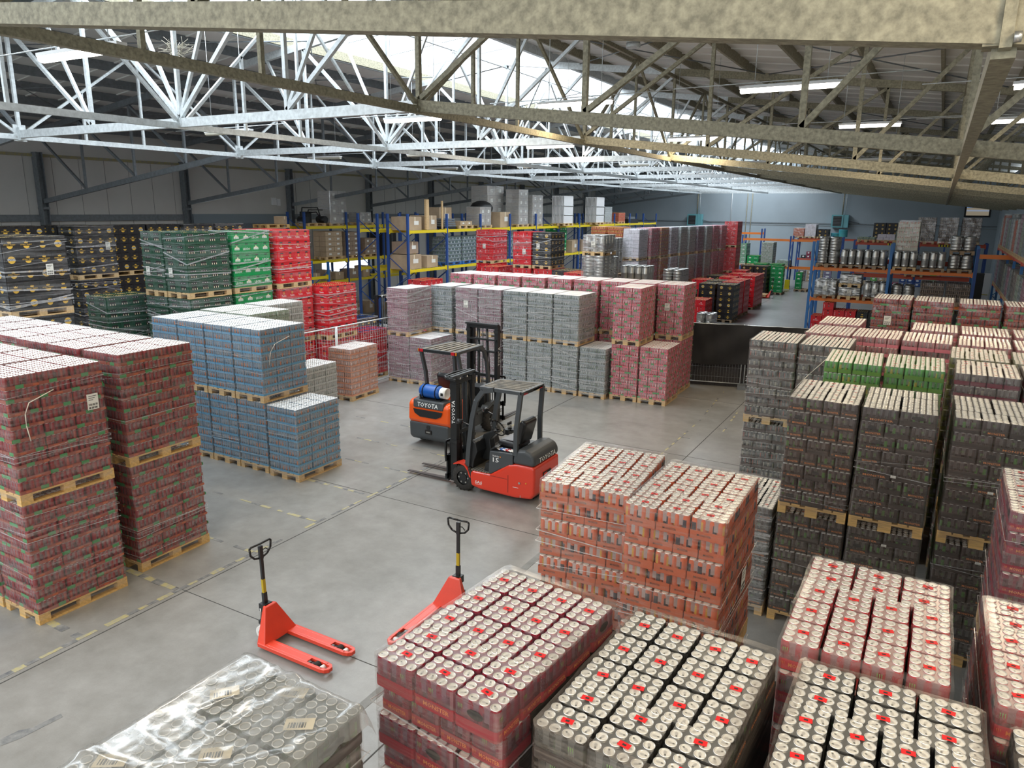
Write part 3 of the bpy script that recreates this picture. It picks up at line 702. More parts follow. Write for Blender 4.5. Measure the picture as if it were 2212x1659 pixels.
# ------------------------------------------------------------------ roof trusses across the hall
def zb(x):
    """bottom chord"""
    a = abs(x-RX)
    return 6.75 if a < 5.5 else 6.75-(a-5.5)*(.1365 if x < RX else .113)
NX = [XL+.3, -25.75, -22.95, -20.4, -18.0, -15.25, -12.5, -9.75, -7.02, -4.3, -1.55, .12, 1.9, XR]
for k in range(-1, 10):
    y = 9.43+6*k; e = bpy.data.objects.new('roof_truss', None); COL.objects.link(e); e['kind'] = 'structure'; e.location = (0, y, 0)
    e['label'] = 'galvanised lattice roof truss spanning the hall, number %s from the front' % ('one two three four five six seven eight nine ten eleven'.split()[k+1])
    def mm(x): return 'galv_dark' if x < -19 else ('galv' if x < -7.5 else 'galv_warmlit')  # steel towards the right has warm light painted into its colour
    sec = [(XL+.3, -18), (-18, -12.5), (-12.5, -7.02), (-7.02, -1.55), (-1.55, XR)]
    for a, c in sec:
        if k == -1 and a > -8: pass
        b = MB(); m = mm((a+c)/2); w = .16
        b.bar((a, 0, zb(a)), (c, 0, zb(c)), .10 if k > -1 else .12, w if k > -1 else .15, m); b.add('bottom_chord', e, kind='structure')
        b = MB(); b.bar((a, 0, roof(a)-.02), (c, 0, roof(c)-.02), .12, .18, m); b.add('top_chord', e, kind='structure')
    for i, x in enumerate(NX[1:-1]):
        b = MB(); b.bar((x, 0, zb(x)), (x, 0, roof(x)), .07, .07, mm(x), up=(0, 1, 0))
        b.add('web_post', e, kind='structure')
    for i in range(len(NX)-1):
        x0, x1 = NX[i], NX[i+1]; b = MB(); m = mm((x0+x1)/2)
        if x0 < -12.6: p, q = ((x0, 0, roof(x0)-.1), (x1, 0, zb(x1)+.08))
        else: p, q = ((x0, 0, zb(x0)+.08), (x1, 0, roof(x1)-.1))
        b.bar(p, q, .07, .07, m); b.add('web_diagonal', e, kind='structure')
        if i in (4, 5, 6, 7):
            b = MB(); xm = (x0+x1)/2; b.bar((x0 if x0 > -12.6 else x1, 0, zb(x0)+.08), (xm, 0, roof(xm)-.1), .06, .06, m); b.add('web_diagonal', e, kind='structure')
    for x in (-18, -12.5, -7.02, .12):
        g_ = 1 if x < -17 else .6
        b = MB(); m = mm(x); b.b2(x-.02, x+.02, -.13*g_, .13*g_, zb(x)-.15*g_, zb(x)+.2*g_, m); b.b2(x-.12*g_, x+.12*g_, -.055, .055, zb(x)-.13*g_, zb(x)+.14*g_, m)
        for s in (-.09, .09): b.cyl((x+.021, s, zb(x)-.06), (x+.045, s, zb(x)-.06), .02, 'steel', 6)
        b.add('gusset_plate', e, kind='structure')
# longitudinal lattice ties between the trusses
for x, nm in ((-18, 'left'), (-12.5, 'ridge'), (-7.02, 'right'), (.12, 'far right')):
    e = bpy.data.objects.new('roof_tie', None); COL.objects.link(e); e['kind'] = 'structure'; e.location = (x, 0, 0); e['label'] = 'lengthwise lattice roof tie under the %s slope line' % nm
    m = 'galv_dark' if x < -19 else ('galv' if x < -7.5 else 'galv_warmlit'); z0 = zb(x)-.06; z1 = roof(x)-.15  # ties on the right use the steel tinted by warm light
    for k in range(-1, 9):
        y = 9.43+6*k; b = MB(); b.bar((0, y, z0), (0, y+6, z0), .08, .11, m); b.add('bottom_rail', e, kind='structure')
        if x < .1:
            for p, q in (((0, y+.1, z0+.1), (0, y+3, z1)), ((0, y+5.9, z0+.1), (0, y+3, z1)), ((0, y+3, z0), (0, y+3, z1)), ((0, y+1.5, z0), (0, y+1.5, (z0+z1)/2))):
                b = MB(); b.bar(p, q, .055, .055, m, up=(1, 0, 0)); b.add('tie_strut', e, kind='structure')
        b = MB(); b.bar((0, y, z1), (0, y+6, z1), .07, .09, m); b.add('top_rail', e, kind='structure')
# roof-plane bracing rods and spiral ventilation duct stubs
b = MB()
for y in (9.43, 15.43, 27.43, 39.43):
    for x0, x1 in ((-26, -20.5), (-20.5, -15), (-10, -4.5), (-4.5, 1)): b.cyl((x0, y, roof(x0)+.05), (x1, y+6, roof(x1)+.05), .015, 'galv_dark', 4); b.cyl((x0, y+6, roof(x0)+.05), (x1, y, roof(x1)+.05), .015, 'galv_dark', 4)
struct('trim_bracing_rods', b)
for i, (x, y) in enumerate(((-18.5, 17.5), (-6.4, 16.5), (-4.6, 24.5), (-18.6, 29))):
    b = MB(); z = roof(x)+.36
    for j in range(6): b.cyl((x, y, z-.1*j-.1), (x, y, z-.1*j-.01), .16 if j % 2 else .152, 'galv', 12)
    struct('trim_vent_duct', b)
# ------------------------------------------------------------------ lamps
mat('lamp_on', (1, .93, .82), .4, emis=14); mat('lamp_off', (.62, .6, .5), .3)
def lamp(c, on, label, rz=0, L=1.56, hang=None, power=70):
    t = thing('fluorescent_lamp', label, 'lamp', c, rz, 'fluorescent tube lamps under the roof')
    b = MB(); b.box((0, 0, .035), (L, .13, .04), 'white'); b.box((0, 0, .06), (L*.9, .05, .02), 'galv'); b.add('housing', t)
    b = MB(); b.prism([(-.065, .015), (-.055, -.03), (-.02, -.05), (.02, -.05), (.055, -.03), (.065, .015)], -L/2+.02, L/2-.02, 'lamp_on' if on else 'lamp_off', ax='x'); b.add('diffuser', t)
    b = MB()
    for s in (-.55, .55): b.cyl((s, 0, .07), (s, 0, max(.6, roof(c[0]+s)+.34-c[2])), .006, 'galv', 4)
    b.cyl((-1.9, 0, .1), (1.9, 0, .12), .008, 'galv', 4); b.add('hanging_wire', t)
    if on:
        l = bpy.data.lights.new('tube_light', 'AREA'); l.shape = 'RECTANGLE'; l.size = L*.9; l.size_y = .1; l.energy = power; l.color = (1, .80, .54)
        o = bpy.data.objects.new('tube_light', l); COL.objects.link(o); o.parent = t; o.location = (0, 0, -.07)
lamp((-8.98, 5.5, 6.98), 1, 'glowing tube lamp at upper left below the nearest chord', .02)
lamp((-2.35, 12.9, 7.18), 1, 'large glowing tube lamp at upper right of the roof', -.02)
lamp((-9.93, 13.1, 7.07), 1, 'glowing tube lamp hanging at the middle truss node, left of centre', .02, 1.45)
lamp((-6.4, 13.55, 7.24), 1, 'glowing tube lamp just right of centre in front of the skylight', .0)
lamp((-1.7, 19.3, 7.2), 1, 'smaller glowing tube lamp at right above the second chord', .0, 1.3)
lamp((-10.5, 20.6, 7.09), 1, 'glowing tube lamp near the centre, farther down the hall', .02)
lamp((-6.2, 21.0, 7.2), 1, 'glowing tube lamp seen against the end of the skylight', .0)
lamp((-14.9, 12.5, 6.94), 0, 'unlit tube lamp under the chord at left')
lamp((1.4, 12.9, 7.0), 1, 'glowing tube lamp at the right edge of the picture')
lamp((1.2, 17.5, 7.0), 1, 'second glowing tube lamp at the right edge, farther back')
for i, (x, y) in enumerate(((-15.0, 20.5), (-19.5, 20.5), (-10.4, 28), (-6.3, 28), (-2.2, 28), (-15, 28), (-10.4, 36), (-6.2, 36), (-15, 36), (-2.2, 36), (-19.6, 28), (-10.4, 44))):
    lamp((x, y, 6.95), 0, 'unlit tube lamp in the lamp row number %s along the hall, %s slope' % (('three', 'four', 'five', 'six')[[20.5, 28, 36, 44].index(y)], 'far left' if x < -18 else 'left' if x < -13 else 'centre left' if x < -9 else 'centre right' if x < -5 else 'right'))
# unseen lamps added behind the camera to light the near beam and stacks
for i, (x, y) in enumerate(((-2.6, -2.2), (2.0, 1.6), (-7.5, -2.5), (2.2, -3.0))):
    lamp((x, y, 7.15), 1, 'unseen tube lamp added above the camera to light the front, %s' % ('left', 'right', 'rear left', 'rear right')[i], 0, 1.56, None, 150)
# straw bird nest in a truss node
mat('straw', (.52, .48, .38), .8)
b = MB(); rnd = random.Random(4)
for i in range(60):
    a = rnd.uniform(0, 6.28); r = rnd.uniform(.05, .22); p = Vector((math.cos(a)*r, math.sin(a)*r*.6, rnd.uniform(0, .2))); b.cyl(p, p+Vector((rnd.uniform(-.3, .3), rnd.uniform(-.2, .2), rnd.uniform(-.12, .22))), .004, 'straw', 3)
o = b.add('bird_nest', loc=(-12.55, 9.5, 7.9)); tag(o, 'ragged pale straw bird nest caught in the left truss node', 'nest')
# warm air heaters on the far wall
mat('teal', (.16, .42, .46), .5)
for i, (x, z) in enumerate(((-18.9, 4.45), (-7.1, 4.55))):
    t = thing('air_heater', ('teal', 'teal')[i]+' wall heater box ' + ('behind the wrapped can stacks, left one' if i == 0 else 'above the far racks, right one'), 'heater', (x, YF-.005, z), 0, 'teal heaters on the far wall')
    b = MB(); b.b2(-.62, .25, -.75, -.1, -.5, .5, 'teal'); b.add('cabinet', t)
    b = MB(); b.b2(.27, .62, -.7, -.1, -.5, .5, 'teal'); b.add('side_cabinet', t)
    b = MB(); b.b2(-.5, .12, -.78, -.74, -.38, .38, 'black'); [b.b2(-.5, .12, -.8, -.77, -.34+j*.12, -.32+j*.12, 'galv_dark') for j in range(6)]; b.add('grille', t)
    b = MB(); b.cyl((.1, -.3, .5), (.1, -.3, 2.4), .05, 'galv_warmlit', 8); b.cyl((.3, -.3, .5), (.3, -.3, 2.4), .03, 'galv', 6); b.cyl((.6, -.3, 0), (1.4, -.2, -.15), .03, 'galv_dark', 6); b.b2(-.5, .5, -.6, 0, -.58, -.5, 'galv_dark'); b.add('flue_pipe', t)
# ------------------------------------------------------------------ stacked can pallets
TN = ('bottom', 'upper', 'top')
def stack(sk, x, y, rz, what, where, group, tiers=2, wr='wrap', **kw):
    """pallets stacked two or three high; each is a thing of its own"""
    out = []; th = .144+kw.get('layers', 8)*kw.get('pitch', .172); note = kw.pop('note', None); tails = kw.pop('tails', None); lod = kw.pop('lod', 'mid'); w0 = kw.pop('wood', 'wood')
    fine = kw.pop('fine', False); sty = kw.pop('style', None)
    for T in range(tiers):
        top = T == tiers-1
        nm = {1: '', 2: ('lower ', 'upper ')[min(T, 1)], 3: ('bottom ', 'middle ', 'top ')[min(T, 2)]}[tiers]
        lab = '%spallet of %s, %s' % (nm, what, where)
        out.append(can_load(sk, (x, y, T*th), rz+random.uniform(-.008, .008)*(T > 0), lab, group, lod=lod if top else ('mid' if lod == 'near' else lod), wr=wr,
                   note=note if top else None, tails=tails if top else None, top=top or kw.get('size') == 99, fine=fine, wood=w0, style=sty, **kw))
    return out
X_ = (1, 0, 0); Y_ = (0, 1, 0)
# nearest row, lower right of the picture
G = 'shrink-wrapped can pallets in the foreground'
stack('cherry', -1.81, 3.12, -.088, 'twelve-packs of cherry red cans', 'at the bottom centre of the picture', G, lod='near', wr='wrap_brown', style='claw_dark', faces='fl', var0=1)
stack('black', -.88, 3.09, -.058, 'black can twelve-packs', 'at the bottom, right of the cherry red one', G, lod='near', wr='wrap_brown', style='claw', faces='fl', var0=1)
stack('black', .05, 3.06, 0, 'black can twelve-packs', 'at the bottom, in front of the rose red pallet', G, lod='near', wr='wrap_brown', style='claw', faces='fl')
stack('rose', -.07, 4.33, -.005, 'rose red can twelve-packs', 'behind the black ones, beside the empty aisle', G, lod='near', wr='wrap_clear', style='claw_dark', faces='fl')
stack('rose', .9, 4.3, 0, 'rose red cans with a strong glare', 'at the right edge', G, lod='near', wr='wrap', style='claw_dark', faces='fl')
stack('black', .95, 3.0, 0, 'black can twelve-packs', 'in the bottom right corner', G, lod='near', wr='wrap_brown', style='claw', faces='fl')
stack('magenta', 1.15, 7.1, 0, 'dark magenta cans under loose film', 'right edge, behind the rose ones', G, lod='near', wr='wrap', style='claw_dark', faces='fl', tiers=2)
# orange pair in front of the red forklift
stack('orange', -2.33, 5.83, .066, 'bright orange cans in orange trays', 'left one, beside the red forklift', 'orange can pallets', lod='near', wr='wrap', style='traytext', faces='flr', wood='wood_orange', var0=1)
stack('orange', -1.49, 5.72, .002, 'bright orange cans in orange trays', 'right one, nearest the dark stacks', 'orange can pallets', lod='near', wr='wrap', style='traytext', faces='flr', wood='wood_orange', note=(Y_, (.42, .12, .75)), var0=1)
# dark energy drink stacks
G = 'dark can stacks in the right half'
stack('blackg', -.98, 9.95, .01, 'dark brown-wrapped can packs with red price tags', 'leftmost of the dark towers', G, lod='mid', wr='wrap_brown', style='claw_dark', faces='flr', fine=True, wood='wood_orange', seg=10)
for t_ in stack('blackg', -.15, 9.95, .015, 'dark cans with green claw marks', 'middle one of the dark towers', G, size=25, lod='mid', wr='wrap_brown', style='claw', faces='flr', fine=True, wood='wood_orange', var0=0, seg=10): paper_tag(t_, (.02, -.622, .72 if t_.location.z > 1 else 1.36), X_, .055, .032, 'small_label')
for t_ in stack('blackg', .8, 10.0, 0, 'dark cans with green claw marks', 'rightmost of the dark towers', G, size=25, lod='mid', wr='wrap_brown', style='claw', faces='flr', fine=True, wood='wood_orange', var0=1, seg=10): paper_tag(t_, (.05, -.622, .70 if t_.location.z > 1 else 1.36), X_, .055, .032, 'small_label')
stack('black', -1.84, 9.95, .0, 'black cans, single height', 'low one left of the dark towers', G, tiers=1, lod='mid', wr='wrap_grey', style='claw_dark', faces='flr', fine=True)
G = 'can stacks in the rows at the right'
stack('lime', -.92, 12.62, .03, 'lime green cans', 'left one of the green pair', G, wr='wrap_clear', faces='fl')
stack('lime', -.08, 12.72, .01, 'lime green cans', 'right one of the green pair', G, wr='wrap_clear', faces='flr', var0=1)
stack('plum', .85, 12.7, -.01, 'grey cans on plum red bands', 'right of the green pair', G, wr='wrap', faces='flr')
stack('plum', 1.7, 12.75, -.01, 'grey cans on plum red bands', 'at the right picture edge', G, wr='wrap', faces='fl', var0=1)
stack('graphite', -2.32, 13.95, .02, 'graphite cans with red stripes', 'leftmost, beside the open aisle', G, wr='wrap', faces='flr', fine=True, note=None, style=None)
stack('graphite', -1.47, 13.95, 0, 'graphite cans with red stripes', 'second from the aisle, behind the dark towers', G, wr='wrap', faces='flr', tails=[(-.39, -.62, .75), (-.2, -.63, 1.0), (.05, -.62, 1.3)])
stack('olive', .8, 14.0, -.03, 'olive cans under milky film', 'behind the plum red stack', G, wr='wrap', faces='flr')
stack('olive', 1.66, 14.0, -.03, 'olive cans under milky film', 'right edge, behind the plum one', G, wr='wrap', faces='fl', var0=1)
for i, x in enumerate((-2.4, -1.6, -.78, .05, .93, 1.78)):
    stack('pinkfilm', x, 15.42, -.02, 'cans in pink film', ('first from the aisle, behind the graphite ones', 'second from the aisle, partly hidden', 'third in the pink row, beside a dark gap', 'fourth in the pink row', 'fifth in the pink row, behind the olive one', 'last of the pink row at the right edge')[i], 'pink film can stacks', wr='wrap_clear', faces='flr', var0=i) if i else None
for i, x in enumerate((-1.55, .15, 1.0, 1.87)):
    stack('pinkfilm', x, 16.9, -.02, 'cans in pale pink film', ('in the back row nearest the aisle', 'back row, below the noted red stack', 'back row, second from the right edge', 'back row at the right edge')[i], 'pink film can stacks', wr='wrap_clear', faces='fl', var0=i+1)
stack('lilac', 1.78, 18.55, 0, 'lilac film packs', 'right edge, before the red trays', 'can stacks in the rows at the right', layers=7, pitch=.172, faces='fl', wr='wrap')
for i, x in enumerate((-.76, .09, .99, 1.87)):
    stack('redgreen', x, 19.85, -.02, 'red cans with green tags', ('first of the far right row', 'second of the far right row', 'third of the far right row', 'last of the far right row')[i], 'red can stacks of the far right row', size=24, layers=9, pitch=.168, style='tags', faces='flr', wr='wrap',
          note=((X_, (-.05, -.62, 1.15)) if i == 0 else (X_, (.05, -.62, .95)) if i == 2 else None))
# red tray stacks at the left
G = 'red can stacks at the left'
kw = dict(size=24, layers=9, pitch=.165, style='tags', wr='wrap', wood='wood_orange', seg=9)
stack('redgreen', -9.79, 4.94, .0, 'dark red cans with a paper note', 'nearest at the left edge', G, faces='flr', fine=True, note=(Y_, (.42, .42, 1.12)), tails=[(.42, -.05, 1.38), (.43, -.36, 1.28), (.43, -.42, 1.15), (.42, -.42, 1.0), (.43, -.40, .8)], **kw)
stack('redgreen', -10.66, 4.94, .0, 'dark red cans', 'at the left edge, behind the nearest one', G, faces='f', **kw)
stack('redgreen', -11.5, 4.94, .0, 'dark red cans', 'cut by the left edge, third of the near row', G, faces='f', **kw)
stack('redgreen', -9.98, 6.47, .03, 'dark red cans with green tags', 'second row, beside the hazard tape', G, faces='flr', fine=True, **kw)
for i, (x, y) in enumerate(((-10.86, 6.45), (-11.7, 6.45), (-12.54, 6.5), (-13.4, 6.5), (-14.25, 6.5))):
    stack('redgreen', x, y, .0, 'dark red cans', ('second in the second row', 'third in the second row', 'fourth in the second row, set back', 'fifth in the second row', 'last of the second row at the left edge')[i], G, faces='f', **kw)
# blue stacks
G = 'blue can stacks at the left'
kw = dict(size=24, layers=8, pitch=.165, style=None, wr='wrap', seg=8)
stack('blue', -10.68, 10.3, .0, 'pale blue cans, single height', 'in front of the blue tower', G, tiers=1, faces='flr', fine=True, **kw)
for i, x in enumerate((-11.7, -12.53, -13.37, -14.22)):
    stack('blue', x+.12, 10.35, 0, 'pale blue cans with orange print', ('right corner of the blue block', 'second column of the blue block', 'third column of the blue block', 'leftmost column of the blue block')[i], G, faces='flr' if i == 0 else 'fl', fine=i < 3,
          tails=[(.42, .15, 1.25), (.43, -.25, 1.15), (.43, -.38, 1.0), (.42, -.42, .75)] if i == 0 else None, **kw)
for i, x in enumerate((-12.45, -13.3)):
    stack('palegreen', x-.93, 11.68, 0, 'cans with pale green tops', ('second row of the blue block, right', 'second row of the blue block, left')[i], G, faces='r', lod='far', **kw)
stack('palegrey', -13.45, 14.25, 0, 'pale grey cans with white tops', 'behind the blue block, farthest', G, faces='fr', lod='mid', **kw) if False else None
stack('palegrey', -13.22, 12.98, 0, 'pale grey cans, single height', 'between the blue tower and the peach pallet', G, tiers=1, faces='fr', **kw)
stack('palegrey', -14.27, 12.98, 0, 'pale grey cans with white tops', 'tall, behind the green-topped cans', G, faces='fr', **kw)
stack('peach', -14.0, 15.5, .05, 'peach coloured cans, single height', 'alone on the open floor', 'lone can pallets', tiers=1, faces='flr', fine=True, **kw)
# grey block in the middle
G = 'grey wrapped can stacks in the middle'
kw = dict(size=24, layers=8, pitch=.163, style=None, wr='wrap_grey', seg=7, lod='mid')
stack('mauve', -13.98, 18.1, .0, 'mauve and grey cans', 'left front corner of the grey block', G, faces='flr', fine=True, **kw)
stack('mauve', -13.17, 18.12, .0, 'mauve cans, single height', 'behind the orange forklift', G, tiers=1, faces='flr', fine=True, **kw)
for i in range(7):
    x = -13.43+i*.815; dx = 0 if i < 6 else .02
    if i == 6: x = -8.93
    if i == 0: x = -13.43
    xs = (-13.43, -12.46, -11.62, -10.8, -9.98, -9.76, -8.93)
for i, x in enumerate((-13.42, -12.48, -11.64, -10.76, -9.92, -9.08)):
    stack('mauve' if i in (1, 2) else 'dusk', x+.1, 19.45, .0, 'grey wrapped cans', '%s from the left in the long grey row' % ('first', 'second', 'third', 'fourth', 'fifth', 'last')[i], G, faces='flr' if i == 5 else 'fl', fine=i > 1, note=(X_, (0, -.62, .95)) if i == 1 else None, **kw)
stack('dusk', -8.12, 19.47, .0, 'grey cans, single height', 'right end of the long grey row', G, tiers=1, faces='flr', fine=True, **kw)
G = 'pink can stacks in the middle'
kw = dict(size=24, layers=9, pitch=.1615, style='tags', wr='wrap', seg=7, lod='mid', wood='wood')
stack('pinkgreen', -7.24, 19.66, .01, 'pink cans with green tags', 'front column beside the grey block', G, faces='flr', fine=True, **kw)
stack('pinkgreen', -6.41, 19.68, .02, 'pink cans with green tags, single height', 'front right corner of the pink block', G, tiers=1, faces='flr', fine=True, **kw)
for i in range(9):
    x = -6.5-.86*i
    stack('pinkgreen', x, 21.2-.07*i, .0, 'pink cans', '%s from the right in the rear pink row' % ('first', 'second', 'third', 'fourth', 'fifth', 'sixth', 'seventh', 'eighth', 'ninth')[i], G, faces='flr' if i < 1 else 'f', fine=i < 1, note=(X_, (-.08, -.62, .95)) if i == 0 else None, **kw)
# plastic-covered pallet at the lower left
t = stack('sheeted', -2.43, 1.62, -.02, 'cans under crumpled plastic', 'at the bottom left of the cherry red one', 'shrink-wrapped can pallets in the foreground', lod='mid', wr='wrap', style='claw', faces='flr', size=24, layers=8)[-1]
def crumpled():
    rnd = random.Random(11); b = MB(); nx, ny = 34, 50; z = 1.535; ht = {}
    fold = [(rnd.uniform(-.45, .45), rnd.uniform(-.65, .65), rnd.uniform(0, PI), rnd.uniform(.012, .035), rnd.uniform(.25, .7)) for _ in range(26)]
    for j in range(ny+1):
        for i in range(nx+1):
            x = -.44+.88*i/nx; y = -.64+1.28*j/ny; h = 0
            for fx, fy, a, am, le in fold:
                dx, dy = x-fx, y-fy; u = dx*math.cos(a)+dy*math.sin(a); v = -dx*math.sin(a)+dy*math.cos(a)
                if abs(u) < le/2: h = max(h, am*(1-abs(v)/.03)*(1-abs(u)/le*2)**.5) if abs(v) < .03 else h
            ex = max(0, abs(x)-.40); ey = max(0, abs(y)-.60); d = ex+ey
            b.v.append((x*(1-.02*(d > 0)), y, z+h+rnd.uniform(0, .006)-d*2.2))
    for j in range(ny):
        for i in range(nx):
            k = j*(nx+1)+i; b.face([k, k+1, k+nx+2, k+nx+1], 'wrap_sheet', None, True)
    return b
crumpled().add('plastic_sheet', t)
for i, (x, y, a) in enumerate(((-.22, .33, .9), (.08, .05, .7), (.24, .36, .6), (-.25, -.2, .6), (.26, -.12, .5), (-.05, -.4, .7), (.05, .5, .4))):
    b = MB(); b.rect((0, 0, 0), Vector((1, 0, 0)), Vector((0, 1, 0)), .13, .075, 'cream'); [b.rect((-.045+.012*q, -.008, .0006), Vector((1, 0, 0)), Vector((0, 1, 0)), .004+.003*(q % 3), .035, 'ink') for q in range(7)]
    o = b.add('barcode_label', t, (x, y, 1.531), a)
# ------------------------------------------------------------------ beer crates at the left
def cstack(kind, x, y, what, where, group, tiers=3, **kw):
    for T in range(tiers):
        nm = {1: '', 2: ('lower ', 'upper ')[min(T, 1)], 3: ('bottom ', 'middle ', 'top ')[T]}[tiers]
        crate_load(kind, (x, y, T*1.55), random.uniform(-.006, .006), '%spallet of %s, %s' % (nm, what, where), group, **kw)
G = 'black crate towers at the left'
cstack('black', -15.6, 7.95, 'black beer crates with gold crowns', 'nearest tower at the left edge', G, fine=False, note=((.42, .22, .9), Y_))
cstack('black', -16.45, 7.95, 'black beer crates', 'behind the nearest tower at the left edge', G)
for i, y in enumerate((5.0, 6.25, 7.5, 8.75)):
    cstack('black', -22.6, y+2.6, 'black beer crates', 'in the dark back row, %s from the left' % ('first', 'second', 'third', 'fourth')[i], G, wr=None)
cstack('black', -21.95, 13.0, 'black beer crates with a note', 'middle tower', G, note=((.42, .35, .95), Y_))
cstack('black', -22.8, 13.0, 'black beer crates', 'behind the middle tower', G, wr=None)
cstack('black', -22.3, 14.26, 'black beer crates', 'in shade right of the middle tower', G, wr=None)
cstack('black', -22.3, 15.52, 'black beer crates', 'in shade left of the third tower', G, wr=None)
cstack('black', -22.2, 16.78, 'black beer crates', 'third tower, beside the dark green crates', G, note=((.42, .0, .85), Y_))
cstack('black', -22.2, 18.04, 'black beer crates', 'behind the dark green crates', G)
G = 'coloured crate towers'
cstack('dgreen', -15.55, 11.85, 'dark green beer crates', 'right column of the dark green tower', G, tiers=3, note=((-.2, -.62, .6), X_))
cstack('dgreen', -16.4, 11.85, 'dark green beer crates', 'left column of the dark green tower', G, tiers=3, note=((-.2, -.62, .6), X_))
cstack('dgreen', -17.5, 11.0, 'dark green beer crates', 'low column left of the dark green tower', G, tiers=2)
cstack('lech', -15.6, 13.2, 'bright green crates lettered in white', 'between dark green and red crates', G, tiers=3)
cstack('tyskie', -15.55, 14.6, 'red crates with gold crests', 'right end of the tall crate row', G, tiers=3)
cstack('tyskie', -16.4, 14.6, 'red crates with gold crests', 'behind the end of the tall crate row', G, tiers=3)
cstack('tyskie', -15.15, 15.95, 'red crates with orange caps', 'right of the tall crate row', G, tiers=2)
cstack('red', -15.2, 17.6, 'low red crates with blue caps', 'behind the wire fence', G, tiers=1, layers=4, caps='cap_blue') if False else crate_load('red', (-15.3, 17.5, 0), 0, 'single low pallet of red crates with violet caps behind the wire fence', G, layers=5, caps='cap_blue')
cstack('black', -17.2, 19.3, 'black crates with blue caps', 'behind the wire fence', G, tiers=1, layers=5, caps='cap_blue')
# ------------------------------------------------------------------ middle distance behind the pink row
G = 'crate pallets in front of the yellow racks'
crate_load('zywiec', (-16.6, 27.3, 2.996), 0, 'upper pallet of red crates with a white note, standing free before the yellow rack', G, sz=.9, note=((0, -.62, .8), X_))
crate_load('zywiec', (-16.6, 27.3, 1.498), 0, 'lower pallet of red crates under the free standing red one', G, wr=None, sz=.97)
crate_load('zywiec', (-14.12, 26.1, 2.996), 0, 'upper pallet of red crates joined to the black crates', G, sz=.9, note=((.1, -.62, .7), X_))
crate_load('black', (-13.28, 26.15, 2.996), 0, 'upper pallet of black crates with white notes beside the red one', G, sz=.9, note=((-.15, -.62, .95), X_))
for i, (x, y, k) in enumerate(((-16.6, 27.3, 'zywiec'), (-15.5, 25.9, 'zywiec'), (-14.12, 26.1, 'zywiec'), (-13.2, 26.1, 'zywiec'), (-12.3, 25.9, 'black'), (-11.45, 25.2, 'zywiec'), (-17.4, 23.6, 'zywiec'), (-14.9, 28.6, 'black'))):
    crate_load(k, (x, y, 1.498 if i != 6 else 1.264), 0, 'crate pallet with %s top row behind the pink cans, %s' % ('black' if k == 'black' else 'red', ('under the free standing red one', 'between upper pallets', 'under the joined red one', 'right of the joined red one', 'left of the wrapped kegs', 'nearest the kegs', 'left end', 'under the black ones')[i]), G, layers=5 if i != 6 else 4, wr='wrap_clear', sz=.97 if i != 6 else 1) if i != 0 else None
    crate_load(k, (x, y, 0), 0, 'hidden lowest crate pallet, %s' % ('at the free standing red one', 'in the gap', 'at the joined red one', 'right of the joined red one', 'left of the wrapped kegs', 'nearest the kegs', 'at the left end of the pink row', 'at the black ones')[i], G, layers=5 if i != 6 else 4, wr=None, sz=.97 if i != 6 else 1)
G = 'keg pallets behind the pink cans'
def kp(kind, x, y, z, lab, **kw): return keg_load(kind, (x, y, z), 0, lab, G, **kw)
kp('slim', -10.6, 24.9, 3.66, 'wrapped pallet of tall kegs, topmost, with a wire loop', nx=3, ny=4, wr='wrap_grey', wood='wood', note=True)
kp('fat', -10.6, 24.9, 2.464, 'wrapped kegs under the topmost keg pallet', tiers=2, wr='wrap_grey', wood='wood')
kp('slim', -10.6, 24.9, 0, 'lowest keg pallets under the topmost one', nx=3, ny=4, tiers=4, wr='wrap_grey', band=False)
kp('fat', -11.3, 27.1, 2.264, 'two layers of fat kegs left in the keg group', tiers=2, wood='wood')
kp('fat', -11.3, 27.1, 0, 'fat kegs supporting the left keg pile', tiers=4, band=False)
kp('slim', -9.95, 27.2, 2.464, 'wide wrapped block of slim kegs', nx=4, ny=3, wr='wrap_clear', wood='wood')
kp('slim', -9.95, 27.2, 0, 'slim kegs under the wide wrapped block', nx=4, ny=3, tiers=4, band=False)
kp('fat', -9.2, 29.7, 2.264, 'ribbed kegs at the right of the keg group', wood='wood')
kp('fat', -9.2, 29.7, 0, 'kegs under the ribbed ones at the right', tiers=4, band=False)
kp('fat', -12.9, 32.2, 2.264, 'keg pile beside the white can stack', tiers=3, nx=1)
kp('fat', -12.9, 32.2, 0, 'lower kegs beside the white can stack', tiers=4, nx=1, band=False)
G = 'tall can stacks in the long far row'
rows = (('whitebox', 'white printed cartons', 33.6), ('pinkgreen', 'pink cans', 34.9), ('amber', 'amber brown cans', 36.2), ('whitebox', 'silver grey cartons', 37.5), ('palegrey', 'grey cans', 38.8), ('palegrey', 'pale grey cans', 40.1), ('mauve', 'mauve cans', 41.4), ('palegrey', 'grey cans under film', 42.7), ('pinkgreen', 'rose cans', 44.0), ('pinkgreen', 'rose cans under milky film', 45.3))
for i, (k, w, y) in enumerate(rows):
    x = -12.45+(y-33.6)*.068
    for T in range(3):
        layer_load(k, (x+random.uniform(-.03, .03), y, T*1.475), 0, '%s pallet of %s, number %s from the near end' % (('bottom', 'middle', 'top')[T], w, 'one two three four five six seven eight nine ten'.split()[i]), G, layers=8, pitch=.1664, wr='wrap_grey', boxy=k == 'whitebox' and i == 0)
for T in range(3): crate_load('zywiec', (-11.1, 46.9, T*1.546), 0, '%s pallet of red crates at the end of the long far row' % ('bottom', 'middle', 'top')[T], G, layers=5, wr='wrap')
